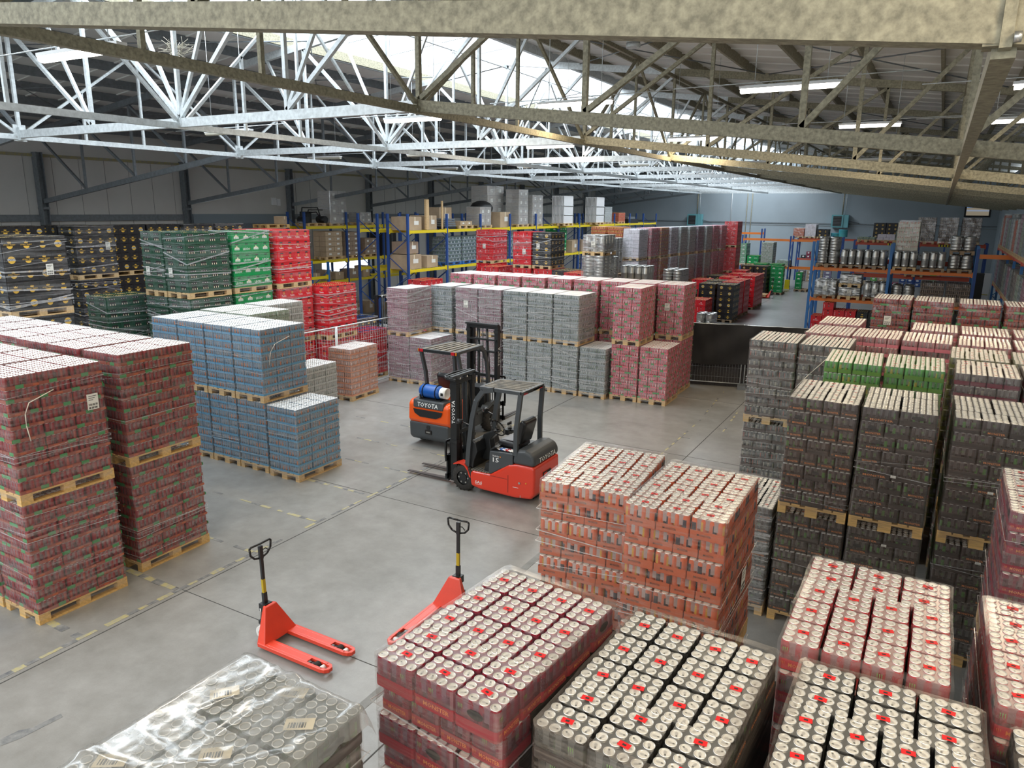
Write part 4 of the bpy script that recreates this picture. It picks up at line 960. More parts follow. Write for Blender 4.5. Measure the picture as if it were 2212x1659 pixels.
for i in range(2):
    for T in range(3): layer_load('amber', (-14.45-.95*i, 36.5, T*1.47), 0, '%s pallet of amber canned drinks behind the kegs, column %s' % (('bottom', 'middle', 'top')[T], 'one two three'.split()[i]), G, layers=8, pitch=.165, wr='wrap_clear')
# floor crate towers by the far aisle
G = 'loose crate towers beside the far aisle'
def tower(kind, x, y, n, what, z=0, cols=((0, 0), (0, 1), (1, 0), (1, 1), (2, 0), (2, 1), (3, 0), (3, 1))):
    crate_load(kind, (x, y, z), 0, what, G, layers=n, wr=None, only=cols, wood='wood_dark')
tower('black', -8.6, 36.35, 6, 'tower of black crates with gold crowns at the aisle corner')
tower('black', -9.5, 36.35, 6, 'second tower of black crates left of the corner one')
tower('zywiec', -9.35, 34.2, 4, 'low red crate tower just above the black barrier')
tower('black', -10.3, 35.0, 5, 'black crates behind the low red tower')
for i, (x, y, k) in enumerate(((-8.75, 37.9, 'zywiec'), (-8.75, 39.3, 'zywiec'), (-8.8, 41.9, 'zywiec'), (-8.85, 43.3, 'zywiec'), (-9.6, 38.0, 'black'), (-9.6, 40.5, 'zywiec'), (-9.7, 43.0, 'zywiec'), (-10.4, 38.2, 'zywiec'), (-10.4, 41, 'black'), (-10.1, 45.5, 'zywiec'))):
    tower(k, x, y, 6 if i > 1 else 6, '%s crate tower along the aisle edge, %s' % ('red' if k == 'zywiec' else 'black', ('directly behind the black corner', 'second behind the black corner', 'third behind the black corner', 'last before the open floor', 'inner row behind the corner', 'inner row, middle', 'inner row, far', 'back row, near', 'back row, black tops', 'back row, far end')[i]))
for i, (x, y) in enumerate(((-9.75, 50.0), (-10.6, 50.0))):
    tower('black', x, y, 6, 'black crate tower with round gold labels near the red hand truck, %s' % ('right', 'left')[i])
tower('dgreen', -9.70, 51.22, 4, 'dark green crates beside the black ones, far aisle')
tower('lech', -8.85, 50.6, 6, 'narrow green crate tower left of the rack post', cols=((0, 0), (1, 0), (0, 1), (1, 1)))
tower('lech', -9.3, 52.45, 6, 'green crate tower behind the narrow one')
tower('lech', -10.3, 52.45, 6, 'green crate tower farthest left')
tower('lech', -7.75, 53.4, 4, 'lone short stack of green crates on a small pallet', cols=((1, 0), (2, 0)))
kp('low', -8.6, 32.7, .0, 'low kegs just above the black barrier', nx=2, ny=2, tiers=2)
# ------------------------------------------------------------------ pallet racks
mat('rack_blue', (.02, .07, .26), .45); mat('rack_blue2', (.03, .16, .42), .45); mat('rack_yellow', (.80, .62, .02), .45); mat('rack_orange', (.76, .20, .03), .45); mat('rack_red', (.55, .09, .045), .5)
def rack(label, x, y, ax, bays, zs, depth=1.05, H=5.0, up='rack_blue', beam='rack_yellow', group=None, gap=.1, decks=()):
    """front upright line starts at (x, y); bays run along ax; depth goes to +Y (ax 'x') or -X (ax 'y', left wall) """
    t = thing('pallet_rack', label, 'rack', (x, y, 0), 0, group)
    def P(a, d, z): return (a, d, z) if ax == 'x' else (-d, a, z)
    pos = [0]
    for w in bays: pos.append(pos[-1]+w+gap)
    for a in pos:
        for d in (0, depth):
            b = MB(); b.box(P(a, d, H/2), (.1, .08, H) if ax == 'x' else (.08, .1, H), up); b.box(P(a, d, .01), (.16, .14, .02), up); b.add('upright', t)
        b = MB(); z = .25; k = 0
        while z+.75 < H:
            b.bar(P(a, 0 if k % 2 else depth, z), P(a, depth if k % 2 else 0, z+.75), .025, .03, up); z += .75; k += 1
        b.bar(P(a, 0, .25), P(a, depth, .25), .025, .03, up); b.add('brace', t)
    for i, w in enumerate(bays):
        a0, a1 = pos[i]+.05, pos[i+1]-.05
        for z in (zs[i] if isinstance(zs[0], (list, tuple)) else zs):
            for d in (0, depth):
                b = MB(); b.bar(P(a0, d, z-.06), P(a1, d, z-.06), .05, .12, beam); b.bar(P(a0, d, z-.06), P(a0+.05, d, z-.06), .09, .2, beam); b.bar(P(a1-.05, d, z-.06), P(a1, d, z-.06), .09, .2, beam); b.add('beam', t)
            if z in decks:
                b = MB(); c = P((a0+a1)/2, depth/2, z+.015); b.box(c, (w, depth, .02) if ax == 'x' else (depth, w, .02), 'galv_dark'); b.add('deck', t)
    return t
R1Y = 32.5
rack('orange beamed rack with keg pallets beside the aisle', -4.4, R1Y, 'x', [2.75, 2.75], (1.83, 3.08), up='rack_blue2', beam='rack_orange', H=4.1, depth=1.05)
b = MB(); b.bar((1.3, R1Y, 3.72), (3.5, R1Y, 3.72), .06, .16, 'rack_orange'); b.add('beam', tag_parent := thing('rack_bridge', 'single orange beam bridging to the right wall rack', 'beam', (0, 0, 0)))
bars = MB(); bars.box((1.32, R1Y, 2), (.1, .1, 4), 'rack_blue'); bars.add('upright', tag_parent)
rack('rack behind the keg rack, back to back with it', -4.4, R1Y+1.35, 'x', [2.75, 2.75], (1.83, 3.35), up='rack_blue2', beam='rack_red', H=4.0)
G = 'keg pallets on the orange rack'
yk = R1Y+.5
def rk(kind, x, z, lab, **kw): return keg_load(kind, (x, yk, z), 0, lab, G, **kw)
rk('fat', -3.85, 3.08, 'two layers of fat kegs, left end of the upper rack level', tiers=2, nx=2, ny=2)
rk('slim', -2.95, 3.08, 'three rows of slim kegs, second on the upper rack level', nx=3, ny=4)
rk('slim', -2.1, 3.08, 'slim kegs, third on the upper rack level', nx=3, ny=4)
rk('slim', -1.05, 3.08, 'slim kegs on a bright pallet right of the middle upright', nx=3, ny=4, wood='wood')
rk('slim', -.1, 3.08, 'slim kegs, second right of the middle upright', nx=3, ny=4)
rk('fat', .8, 3.08, 'pair of fat kegs below another pallet, right end of the rack', nx=2, ny=2)
rk('fat', .8, 3.76, 'pair of fat kegs on top, right end of the rack', nx=2, ny=2)
rk('slim', -3.8, 1.83, 'film wrapped slim kegs with a note, left end of the middle level', nx=3, ny=4, wr='wrap_grey', note=True)
rk('low', -2.9, 1.83, 'wrapped low kegs on the middle rack level', nx=2, ny=2, wr='wrap_grey', note=True, wood='wood')
rk('low', -2.9, 2.33, 'second pallet of wrapped low kegs stacked on the first', nx=2, ny=2, wr='wrap_grey', note=True, wood='wood')
rk('slim', -1.98, 1.83, 'slim kegs with a note, third on the middle rack level', nx=3, ny=4, wr='wrap_clear', note=True)
rk('fat', -1.0, 1.83, 'two layers of fat kegs right of the middle upright', nx=2, ny=2, tiers=1)
for i, x in enumerate((.0, .85)):
    layer_load('brownwrap', (x, yk, 1.83), 0, 'brown film wrapped trays on the middle rack level, %s' % ('left', 'right')[i], G, layers=5, pitch=.14, wr='wrap_brown', wood='wood_dark')
G = 'crates on the floor under the orange rack'
for i, (x, n, k) in enumerate(((-4.0, 4, 'zywiec'), (-3.58, 6, 'zywiec'), (-3.16, 5, 'zywiec'), (-2.74, 5, 'zywiec'), (-2.3, 5, 'black'), (-1.88, 5, 'black'))):
    crate_load(k, (x+.2, R1Y+.35, 0), 0, '%s crate column under the rack, %s' % ('red' if k == 'zywiec' else 'black', ('low one by the aisle post', 'second from the aisle', 'third from the aisle', 'fourth from the aisle', 'fifth from the aisle', 'sixth from the aisle')[i]), G, layers=n, wr=None, only=((0, 0), (1, 0), (2, 0)), nopal=True)
for i, (x, k) in enumerate(((-1.0, 'tyskie'), (-.1, 'tyskie'), (.8, 'black'))): crate_load(k, (x, R1Y+.6, 0), 0, 'crate pallet on the floor in the second rack bay, %s' % ('left', 'middle', 'right')[i], G, layers=5, wr=None)
# tall loads behind the kegs
G = 'tall film wrapped loads on the rear rack'
yy = R1Y+1.85
layer_load('creambox', (-1.1, yy, 3.35), 0, 'tall pallet of cream cartons behind the slim kegs', G, layers=8, pitch=.185, wr='wrap', boxy=True)
rack('rear red rack with striped beams', -3.7, 41.5, 'x', [2.75, 2.75], (2.2, 3.8), up='rack_blue', beam='rack_red', H=3.9)
b = MB()
for x0, n in ((-2.2, 10), (.0, 8)):
    for i in range(n): b.b2(x0+i*.12, x0+i*.12+.06, 41.43, 41.44, 3.69, 3.79, 'rack_yellow'); b.b2(x0+i*.12+.06, x0+i*.12+.12, 41.43, 41.44, 3.69, 3.79, 'black')
t = thing('warning_stripes', 'yellow and black warning stripes on the rear rack beam', 'stripes', (0, 0, 0)); b.add('stripe_tape', t)
for i, x in enumerate((-.6, .35, 1.3)):
    layer_load('brownwrap' if i < 3 else 'palegrey', (x*.98-.02, 42.0, 3.8), 0, 'tall mottled film wrapped pallet on the striped rack, %s' % ('left', 'middle', 'right')[i], G, layers=7, pitch=.16, wr='wrap_heavy')
for i, (x, k, n) in enumerate(((-3.2, 'palegreen', 1), (-2.3, 'whitebox', 2), (-1.5, 'palegreen', 3))):
    layer_load(k, (x, 42.0, 3.8), 0, '%s on the striped rack' % ('tray of amber jars', 'three white cartons', 'green and white cartons')[i], 'cartons on the striped rack', layers=n, pitch=.16, wr=None, boxy=True)
layer_load('dusk', (-.9, 42, 2.2), 0, 'blue and white cartons under the striped beam', 'cartons on the striped rack', layers=6, pitch=.16, boxy=True)
# far racks at the back wall
rack('far rack with bright orange beams above green crates', -12.3, 55.0, 'x', [3.3-.1, 3.3-.1], (1.45, 3.35), H=3.6, beam='rack_orange'); 
rack('far red rack against the grey back wall', -9.6, 62.0, 'x', [2.4, 2.4, 2.4, 2.4], (1.7, 3.25), H=3.5, beam='rack_red', decks=(1.7,))
rack('rack edge behind the red crate stack', -14.2, 57.5, 'x', [2.6], (1.45, 3.7), H=4.0, beam='rack_orange')
G = 'goods on the far racks'
crate_load('lech', (-12.75+.4, 55.5, 1.45), 0, 'wrapped green crates on the far rack, left end', G, layers=5, wr='wrap_grey')
crate_load('lech', (-11.45, 55.5, 1.45), 0, 'two layers of green crates on the far rack', G, layers=2, wr=None)
layer_load('palegreen', (-10.5, 55.5, 1.45), 0, 'tall milky wrapped pallet on the far rack', G, layers=9, pitch=.17, wr='wrap_grey')
layer_load('palegreen', (-9.4, 55.5, 1.45), 0, 'low wrapped pallet at the right of the far rack', G, layers=2, pitch=.16, wr='wrap_grey')
layer_load('amber', (-9.6, 62.5, 3.25), 0, 'beige cartons on top of the far red rack', G, layers=4, pitch=.16, wr='wrap_heavy', boxy=True)
layer_load('whitebox', (-8.75, 62.5, 3.25), 0, 'white wrapped box pile on top of the far red rack', G, layers=6, pitch=.16, wr='wrap_heavy', boxy=True)
for i, (x, n) in enumerate(((-7.85, 1), (-3.95, 3), (-3.1, 3))):
    crate_load('black', (x, 62.5, 3.25), 0, 'dark crates on top of the far red rack, %s' % ('by the drums', 'black and white pair left', 'black and white pair right')[i], G, layers=n+1, wr=None)
mat('aqua', (.10, .52, .62), .5)
for i, (x, h) in enumerate(((-7.0, .28), (-6.45, .55))):
    b = MB(); b.lathe([(.30, 0), (.32, .02), (.31, h-.03), (.33, h-.02), (.33, h), (.05, h)], ['aqua'], 12); o = b.add('plastic_drum', loc=(x, 62.4, 3.25+.15)); tag(o, ('low aqua plastic drum on the far red rack', 'taller aqua plastic drum on the far red rack')[i], 'drum', 'aqua drums')
t = thing('empty_pallet', 'bare pallet under the aqua drums', 'pallet', (-6.75, 62.5, 3.25)); pallet(t, 0)
mats_small = ['can_lilac', 'crate_black', 'can_magenta', 'rack_blue', 'can_plum', 'card']
def small_packs(x0, x1, y, z, n, group, lab, hmax=3, seed=1, cols=None):
    rnd = random.Random(seed)
    for i in range(n):
        x = x0+(x1-x0)*(i+.5)/n; w = (x1-x0)/n*.86
        t = thing('drink_pack', '%s, position %s' % (lab, 'one two three four five six seven eight nine ten eleven twelve'.split()[i]), 'drink packs', (x, y, z), 0, group)
        m = rnd.choice(cols or mats_small)
        for k in range(rnd.randint(1, hmax)):
            b = MB(); b.b2(-w/2, w/2, -.15, .15, .01, .27, m); b.disc((0, -.153, .15), Vector((1, 0, 0)), Vector((0, 0, 1)), w*.25, .06, 'white', 8); b.b2(-w/2, w/2, -.151, .151, .24, .26, 'lid_far'); b.add('carton', t, (0, 0, k*.28))
small_packs(-9.3, -6.7, 62.2, 1.7, 7, 'drink packs on the far red rack shelf', 'dark drink packs on the lower shelf of the far red rack', 2, 3)
small_packs(-9.3, -6.8, 61.4, 0, 4, 'drink packs on the floor at the back', 'dark drink packs standing on the floor below the far red rack', 5, 5)
small_packs(-5.6, .2, 61.6, 0, 12, 'drink packs on the floor at the back right', 'coloured drink packs at the back wall right of the aisle', 5, 8, ['can_lime', 'card', 'can_lilac', 'rack_blue', 'white', 'can_magenta', 'tag_green'])
small_packs(-5.6, .2, 62.3, 1.7, 12, 'drink packs on the back shelf', 'coloured drink packs on the back shelf right of the aisle', 2, 9, ['can_lime', 'card', 'white', 'rack_yellow', 'tag_green'])
for i, x in enumerate((-11.2, -10.3)): crate_load('lech', (x, 55.6, 0), 0, 'green crate pallet on the floor of the far rack, %s' % ('left', 'right')[i], G, layers=4, wr=None)
b = MB(); b.b2(-.16, .16, -.1, .1, 0, .62, 'rack_yellow'); b.b2(-.2, .2, -.15, .15, 0, .03, 'rack_yellow'); tag(b.add('post_guard', loc=(-8.85, 54.3, 0)), 'yellow steel guard at the far rack post', 'guard')
# pallet truck with an empty pallet in the far aisle
t = thing('empty_pallet', 'bare pale pallet on the far hand truck', 'pallet', (-9.5, 47.7, .09), PI/2); pallet(t, 0)
# right wall rack, running away from the camera
rk2 = rack('right wall rack with red beams and film wrapped towers', 3.25, 24.5, 'y', [2.75]*5, (2.35, 3.88), depth=.95, H=4.5, up='rack_blue2', beam='rack_red')
G = 'towers on the right wall rack'
for i in range(14):
    y = 24.5+2.85*(i//3)+.52+.9*(i % 3)
    layer_load(('amber', 'palegrey', 'dusk', 'palegreen', 'mauve', 'palegrey')[i % 6], (2.8, y, 3.88), PI/2, 'upper film wrapped tower on the right wall rack, number %s' % 'one two three four five six seven eight nine ten eleven twelve thirteen fourteen'.split()[i], G, layers=7 if i % 4 else 8, pitch=.155, wr='wrap_heavy', boxy=i % 3 == 0)
    layer_load(('mauve', 'dusk', 'palegreen', 'plum', 'graphite', 'dusk')[i % 6], (2.8, y, 2.35), PI/2, 'middle film wrapped tower on the right wall rack, number %s' % 'one two three four five six seven eight nine ten eleven twelve thirteen fourteen'.split()[i], G, layers=6, pitch=.165, wr='wrap_heavy')
small_packs(1.3, 2.2, 36.5, 0, 4, 'drink packs at the foot of the right wall rack', 'blue and white drink packs by the right wall rack', 4, 12, ['rack_blue', 'white', 'can_lilac'])
# yellow racks along the left
G = 'yellow beamed racks at the left'
ra = rack('yellow beamed rack nearest the left wall', -25.4, 25.2, 'y', [2.7, 2.7, 2.7], (1.75, 2.75, 4.35), H=5.0, depth=1.05, group=G)
rb = rack('long yellow beamed rack behind the red and black crates', -19.0, 24.6, 'y', [2.7]*11, (2.72, 4.33), H=5.0, depth=1.05, group=G)
rc = rack('second yellow beamed rack standing behind the long one', -20.6, 24.6, 'y', [2.7]*11, (2.72, 4.33), H=5.0, depth=1.05, group=G)
rd = rack('low blue rack at the left of the yellow racks', -23.2, 22.6, 'y', [1.6], (1.1, 2.3), H=2.9, depth=1.0, up='rack_blue2')
def carton(x, y, z, dx, dy, dz, lab, m='card', rz=0, wrp=False, group='cartons on the yellow racks'):
    t = thing('carton', lab, 'box', (x, y, z), rz, group); b = MB(); b.b2(-dx/2, dx/2, -dy/2, dy/2, 0, dz, m); b.add('carton_body', t)
    b = MB(); b.b2(-dx/2-.002, dx/2+.002, -.03, .03, dz*.6, dz+.003, 'cream'); b.add('packing_tape', t)
    if dz > .4: b = MB(); b.rect((dx/2+.003, dy*.1, dz*.55), Vector((0, 1, 0)), Vector((0, 0, 1)), dy*.35, dz*.3, 'paper'); b.add('paper_label', t)
    if wrp: wrap(t, .0, dz+.02, 'wrap_grey', dx, dy, rows=4)
    return t
def pile(x, y, z, dx, dy, h, n, lab, m='card', wrp=True, rows=2, group='box piles on the yellow racks'):
    t = thing('carton_pile', lab, 'box pile', (x, y, z), 0, group); pallet(t, 0)
    for k in range(n):
        for i in range(rows):
            for j in range(2):
                b = MB(); w, d, hh = dx/2, dy/rows, h/n; b.b2(-w/2+.006, w/2-.006, -d/2+.006, d/2-.006, .004, hh-.004, m); b.rect((w/2, 0, hh*.5), Vector((0, 1, 0)), Vector((0, 0, 1)), d*.3, hh*.35, 'paper'); b.add('carton', t, ((j-.5)*w+random.uniform(-.01, .01), (i-(rows-1)/2)*d, .144+k*hh))
    if wrp: wrap(t, .08, .144+h, 'wrap_grey', dx, dy, rows=5)
    return t
mat('card_grey', (.42, .38, .34), .8, var=.08, scale=3)
pile(-25.9, 27.6, 4.35, .8, 1.15, 1.5, 4, 'tall grey wrapped carton pile on top of the nearest yellow rack', 'card_grey')
pile(-25.9, 29.6, 4.35, .8, .8, .5, 2, 'small wrapped carton pile right of the tall grey one', 'card_grey')
pile(-25.9, 27.2, 2.75, .8, 1.15, 1.2, 5, 'beige carton pile on the middle level of the left rack', 'card', wrp=False)
pile(-25.9, 28.5, 2.75, .8, 1.1, 1.15, 5, 'brown carton pile right of the beige one', 'card_dark', wrp=False)
pile(-25.9, 29.9, 2.75, .8, .9, .8, 3, 'dark brown cartons beside the black bin', 'card_dark', wrp=False)
b = MB(); b.b2(-.4, .4, -.6, .6, 0, 1.2, 'black'); [b.b2(.4, .42, -.5+i*.35, -.47+i*.35, 0, 1.2, 'galv_dark') for i in range(4)]; tag(b.add('black_bin', loc=(-25.9, 31.4, 2.75)), 'large black bin in a rack beside the brown cartons', 'bin')
for i, (y, w, h) in enumerate(((26.0, .5, .4), (26.8, .4, .5), (27.6, .6, .35), (28.6, .7, .45), (29.6, .5, .55))):
    carton(-25.9, y, 1.75, .6, w, h, 'small carton on the lower level of the left rack before the bright window, %s' % 'first second third fourth fifth'.split()[i], 'card_dark' if i % 2 else 'card')
for i, (y, w, h) in enumerate(((26.2, .5, .4), (28.0, .8, .5), (29.0, .6, .6), (30.0, .6, .4))):
    carton(-25.2, y, 0, .6, w, h, 'carton on the floor below the left rack, %s' % 'first second third fourth'.split()[i])
b = MB(); b.tube([(0, -.6, 0), (0, -.5, .7), (0, .5, .7), (0, .7, .2), (0, .4, .5), (0, -.3, .45), (0, -.6, 0)], .03, 'black', 6); b.tube([(.3, -.6, 0), (.3, -.4, .6), (.3, .5, .6)], .03, 'black', 6); b.cyl((-.1, -.6, .15), (.4, -.6, .15), .16, 'black', 12); b.cyl((-.1, .6, .15), (.4, .6, .15), .16, 'black', 12)
tag(b.add('machine_frame', loc=(-25.9, 26.1, 4.5)), 'black tubular machine frame on top of the left yellow rack', 'machine'); t = thing('empty_pallet', 'pallet under the black tubular frame', 'pallet', (-25.9, 26.1, 4.35)); pallet(t, 0)
# goods on the long rack (top level z 4.33, lower 2.72); bay k starts at y 24.6 + 2.8 k
T0 = 'on top of the long yellow rack'
carton(-19.6, 25.3, 4.33, .9, .9, .55, 'open brown carton %s, at its left end' % T0); carton(-19.6, 26.5, 4.33, .9, .7, .6, 'brown carton beside the upright board %s' % T0)
b = MB(); b.b2(-.05, .05, -.1, .1, 0, 1.25, 'wood'); tag(b.add('wooden_board', loc=(-19.05, 26.0, 4.35)), 'upright orange wooden board %s' % T0, 'board'); b = MB(); b.b2(-.03, .03, -.04, .04, 0, 1.2, 'wood'); tag(b.add('wooden_post', loc=(-19.1, 27.2, 4.35)), 'thin wooden post %s' % T0, 'post')
b = MB(); b.b2(-.45, .45, -.45, .45, 0, .12, 'black'); [b.b2(-.45+.02*i, .45-.02*i, -.45, .45, .12+i*.09, .19+i*.09, 'galv_dark') for i in range(4)]; tag(b.add('roof_box', loc=(-19.6, 27.9, 4.33)), 'low ribbed dark crate %s' % T0, 'crate')
pile(-19.6, 29.3, 4.33, .8, 1.0, .2, 1, 'low carton on a pallet %s' % T0, wrp=False); carton(-20.5, 28.9, 4.33, .8, 1.0, .95, 'closed brown carton behind the low one %s' % T0)
pile(-19.6, 31.0, 4.33, .8, 1.0, .85, 2, 'loosely wrapped carton heap %s' % T0, 'card_grey'); carton(-19.55, 32.7, 4.33, .9, 1.0, .75, 'wide brown carton %s' % T0)
pile(-20.7, 33.6, 4.33, 1.0, 1.6, 1.9, 4, 'tallest grey wrapped carton pile, rear row of the long rack', 'card_grey'); pile(-19.5, 34.6, 4.33, .8, 1.0, 1.75, 4, 'tall grey wrapped pile in front on the long rack', 'card_grey'); pile(-19.5, 36.2, 4.33, .8, 1.2, 1.5, 4, 'grey wrapped carton pile right of the tallest one', 'card_grey')
b = MB(); rnd = random.Random(3)
b.lathe([(.55, 0), (.6, .2), (.45, .4), (.25, .5), (.1, .52)], ['black'], 10); tag(b.add('plastic_heap', loc=(-20.2, 32.2, 5.1)), 'black plastic sheet heap beside the tallest carton pile', 'sheet')
mat('rod_white', (.72, .72, .72), .5)
def rodstack(x, y, lab):
    t = thing('tray_stack', lab, 'tray stack', (x, y, 4.33), 0, 'white tray towers on the long rack'); pallet(t, 0)
    for i in range(9):
        b = MB(); b.b2(-.4+i*.088, -.4+i*.088+.055, -.6, .6, .144, 1.66, 'rod_white'); b.add('tray', t)
    b = MB(); [b.b2(-.41, .405, -.61, .61, z, z+.02, 'galv') for z in (.6, 1.1)]; b.add('strap', t)
rodstack(-18.95, 39.0, 'tower of white trays on the long yellow rack, left'); rodstack(-18.95, 43.6, 'tower of white trays on the long yellow rack, right')
layer_load('palegrey', (-19.5, 46.2, 4.33), 0, 'pale wrapped load at the right end of the long yellow rack', 'wrapped loads on the long rack', layers=6, pitch=.16, wr='wrap_grey')
layer_load('amber', (-19.5, 48.6, 4.33), 0, 'yellow and red cartons at the right end of the long yellow rack', 'wrapped loads on the long rack', layers=4, pitch=.16, boxy=True, wr='wrap_clear')
b = MB(); b.b2(-.4, .4, -1, 1, 0, .3, 'black'); b.b2(-.3, .3, -.8, .6, .3, .45, 'galv_dark'); tag(b.add('dark_machine', loc=(-19.5, 46.8+4, 4.33)), 'dark flat machine at the far end of the long yellow rack', 'machine')
mat('blue_pallet', (.02, .15, .45), .6)
for i, y in enumerate((27.9, 29.2, 30.6, 32.0, 33.4)):
    layer_load('dusk', (-19.55, y+.3, 2.72), 0, 'grey can pallet on a blue pallet, lower level of the long rack, %s' % 'first second third fourth fifth'.split()[i], 'grey can pallets on the long rack', layers=7, pitch=.16, wr='wrap_clear', wood='blue_pallet')
layer_load('palegrey', (-17.9, 31.5, 2.72) if False else (-19.55, 36.0, 2.72), 0, 'light grey can pallet behind the free standing red crates', 'grey can pallets on the long rack', layers=7, pitch=.16, wr='wrap_clear', wood='blue_pallet')
carton(-19.6, 25.2, 2.72, .9, 1.0, .6, 'large brown carton, lower level, left end of the long rack'); carton(-19.7, 25.3, 3.35, .8, .8, .5, 'brown carton on the large one, left end of the long rack', 'card_dark'); carton(-19.6, 26.5, 2.72, .9, .8, .5, 'brown carton next to the grey can pallets')
crate_load('lech', (-19.6, 39.5, 2.72), 0, 'green crates seen between the rack posts behind the black crates', G, layers=5, wr=None)
for i, (y, z, d) in enumerate(((41.2, 2.72, .8), (42.6, 2.72, .9), (45, 2.72, .9), (48, 2.72, 1.0), (30, 0, .8), (27, 0, .9), (33, 0, 1.0), (36, 0, .8))):
    carton(-19.6, y, z, .9, d, .7, 'brown carton %s of the long rack, %s' % ('on the lower level' if z else 'on the floor', 'at y position ' + 'first second third fourth fifth sixth seventh eighth'.split()[i]) if False else 'brown carton %s of the long rack, %s counted from the crates' % ('on the lower level' if z else 'on the floor', 'first second third fourth fifth sixth seventh eighth'.split()[i]), 'card_dark' if i % 2 else 'card')
# dark doorway goods
t = thing('empty_pallet', 'yellow pallet frame above the red crates by the doorway', 'pallet', (-23.5, 21.5, 4.4)); pallet(t, 0, 'wood_orange')  # pallet in the orange wood colour
for T in range(3): crate_load('tyskie', (-23.5, 21.5, T*1.45), 0, '%s red crate pallet behind the tall crate row by the doorway' % ('bottom', 'middle', 'top')[T], 'red crates by the doorway', layers=4, wr=None)
carton(-23.5, 22.0, 4.55, .35, .45, .3, 'small tilted carton on the pallet frame by the doorway', rz=.4)
b = MB(); b.b2(-.1, .1, -.3, .3, .1, .9, 'black'); tag(b.add('wall_hoist', loc=(-27.9, 27.8, 4.1)), 'dark winch hanging on the column by the doorway', 'winch')
b = MB(); b.b2(0, .1, -.25, 0, 0, .35, 'white'); b.b2(0, .1, .05, .25, -.03, .3, 'white'); tag(b.add('switch_box', loc=(XL, 26.6, 5.3)), 'pair of white switch boxes high on the left wall', 'switch box')
# ------------------------------------------------------------------ barriers
mat('tarp', (.010, .009, .009), .75, var=.3, scale=2); mat('tarp_low', (.045, .042, .042), .9, var=.5, scale=40)
t = thing('mesh_fence', 'black sheeted wire fence closing the aisle behind the pink stacks', 'fence', (0, 0, 0))
fx0, fy0, fx1, fy1 = -6.25, 22.1, -.9, 23.4
def fp(s, z, o=0.): return Vector((fx0+(fx1-fx0)*s, fy0+(fy1-fy0)*s-o, z))
b = MB()
nx, nz = 40, 8
for j in range(nz+1):
    for i in range(nx+1):
        s = i/nx; b.v.append(tuple(fp(s, .72+1.22*j/nz-.04*math.sin(s*14)*(j < 3), .13+.03*math.sin(i*1.7+j*.6)+.03*math.sin(i*.6-j))))
for j in range(nz):
    for i in range(nx): k = j*(nx+1)+i; b.face([k, k+1, k+nx+2, k+nx+1], 'tarp', None, True)
b.add('black_sheet', t)
b = MB(); b.hull8([fp(0, 0, -.05), fp(1, 0, -.05), fp(1, 0, -.08), fp(0, 0, -.08), fp(0, 1.8, -.05), fp(1, 1.8, -.05), fp(1, 1.8, -.08), fp(0, 1.8, -.08)], 'tarp_low'); b.add('dark_backing', t)
for s0, s1 in ((-.12, .28), (.30, .68), (.7, 1.05)):
    b = MB(); b.cyl(fp(s0, .12), fp(s1, .12), .018, 'galv', 6); b.cyl(fp(s0, 1.92), fp(s1, 1.92), .018, 'galv', 6)
    for s in (s0, s1): b.cyl(fp(s, .05), fp(s, 1.95), .02, 'galv', 6)
    b.add('fence_frame', t)
    b = MB(); n = 26
    for i in range(1, n): s = s0+(s1-s0)*i/n; b.cyl(fp(s, .12), fp(s, 1.9), .003, 'galv', 3)
    for z in (.3, .6, .9, 1.3, 1.6): b.cyl(fp(s0, z), fp(s1, z), .003, 'galv', 3)
    b.add('wire_mesh', t, kind='stuff')
for s in (-.11, .29, .69):
    b = MB(); c = fp(s, .065); b.box(c, (.24, .62, .13), 'galv_dark', R=.2); b.add('fence_foot', t)
t = thing('mesh_fence', 'galvanised wire fence in front of the red crates at the left', 'fence', (-14.35, 0, 0))
for y0, y1 in ((13.9, 15.2), (15.25, 18.4)):
    b = MB()
    for z in (.12, 1.98): b.cyl((0, y0, z), (0, y1, z), .02, 'galv', 6)
    for y in (y0, y1): b.cyl((0, y, .05), (0, y, 2.0), .022, 'galv', 6)
    b.add('fence_frame', t); b = MB(); n = int((y1-y0)/.1)
    for i in range(1, n): b.cyl((0, y0+(y1-y0)*i/n, .12), (0, y0+(y1-y0)*i/n, 1.98), .003, 'galv', 3)
    for z in (.5, 1.0, 1.5): b.cyl((0, y0, z), (0, y1, z), .003, 'galv', 3)
    b.add('wire_mesh', t, kind='stuff')
# ------------------------------------------------------------------ forklifts and hand pallet trucks
mat('lift_red', (.74, .045, .018), .32, coat=.4); mat('lift_orange', (.88, .11, .012), .30, coat=.4); mat('lift_grey', (.06, .068, .075), .42); mat('lift_black', (.018, .02, .022), .38)
mat('seat_vinyl', (.012, .012, .013), .35, coat=.2); mat('seat_worn', (.20, .20, .21), .4); mat('jack_red', (.74, .06, .028), .38, coat=.25, var=.06, scale=5); mat('handle_yellow', (.50, .36, .015), .5)
mat('tank_blue', (.01, .10, .42), .35); mat('amber_lens', (.85, .25, .02), .3); mat('red_lens', (.5, .01, .02), .3); mat('fork_steel', (.10, .09, .088), .5, .6); mat('beige_floor', (.20, .17, .12), .8); mat('roof_dust', (.27, .25, .21), .85, col2=(.10, .10, .10), scale=7)
def bevel(o, w=.02, seg=2):
    m = o.modifiers.new('bevel', 'BEVEL'); m.width = w; m.segments = seg; m.limit_method = 'ANGLE'; m.angle_limit = .6; return o
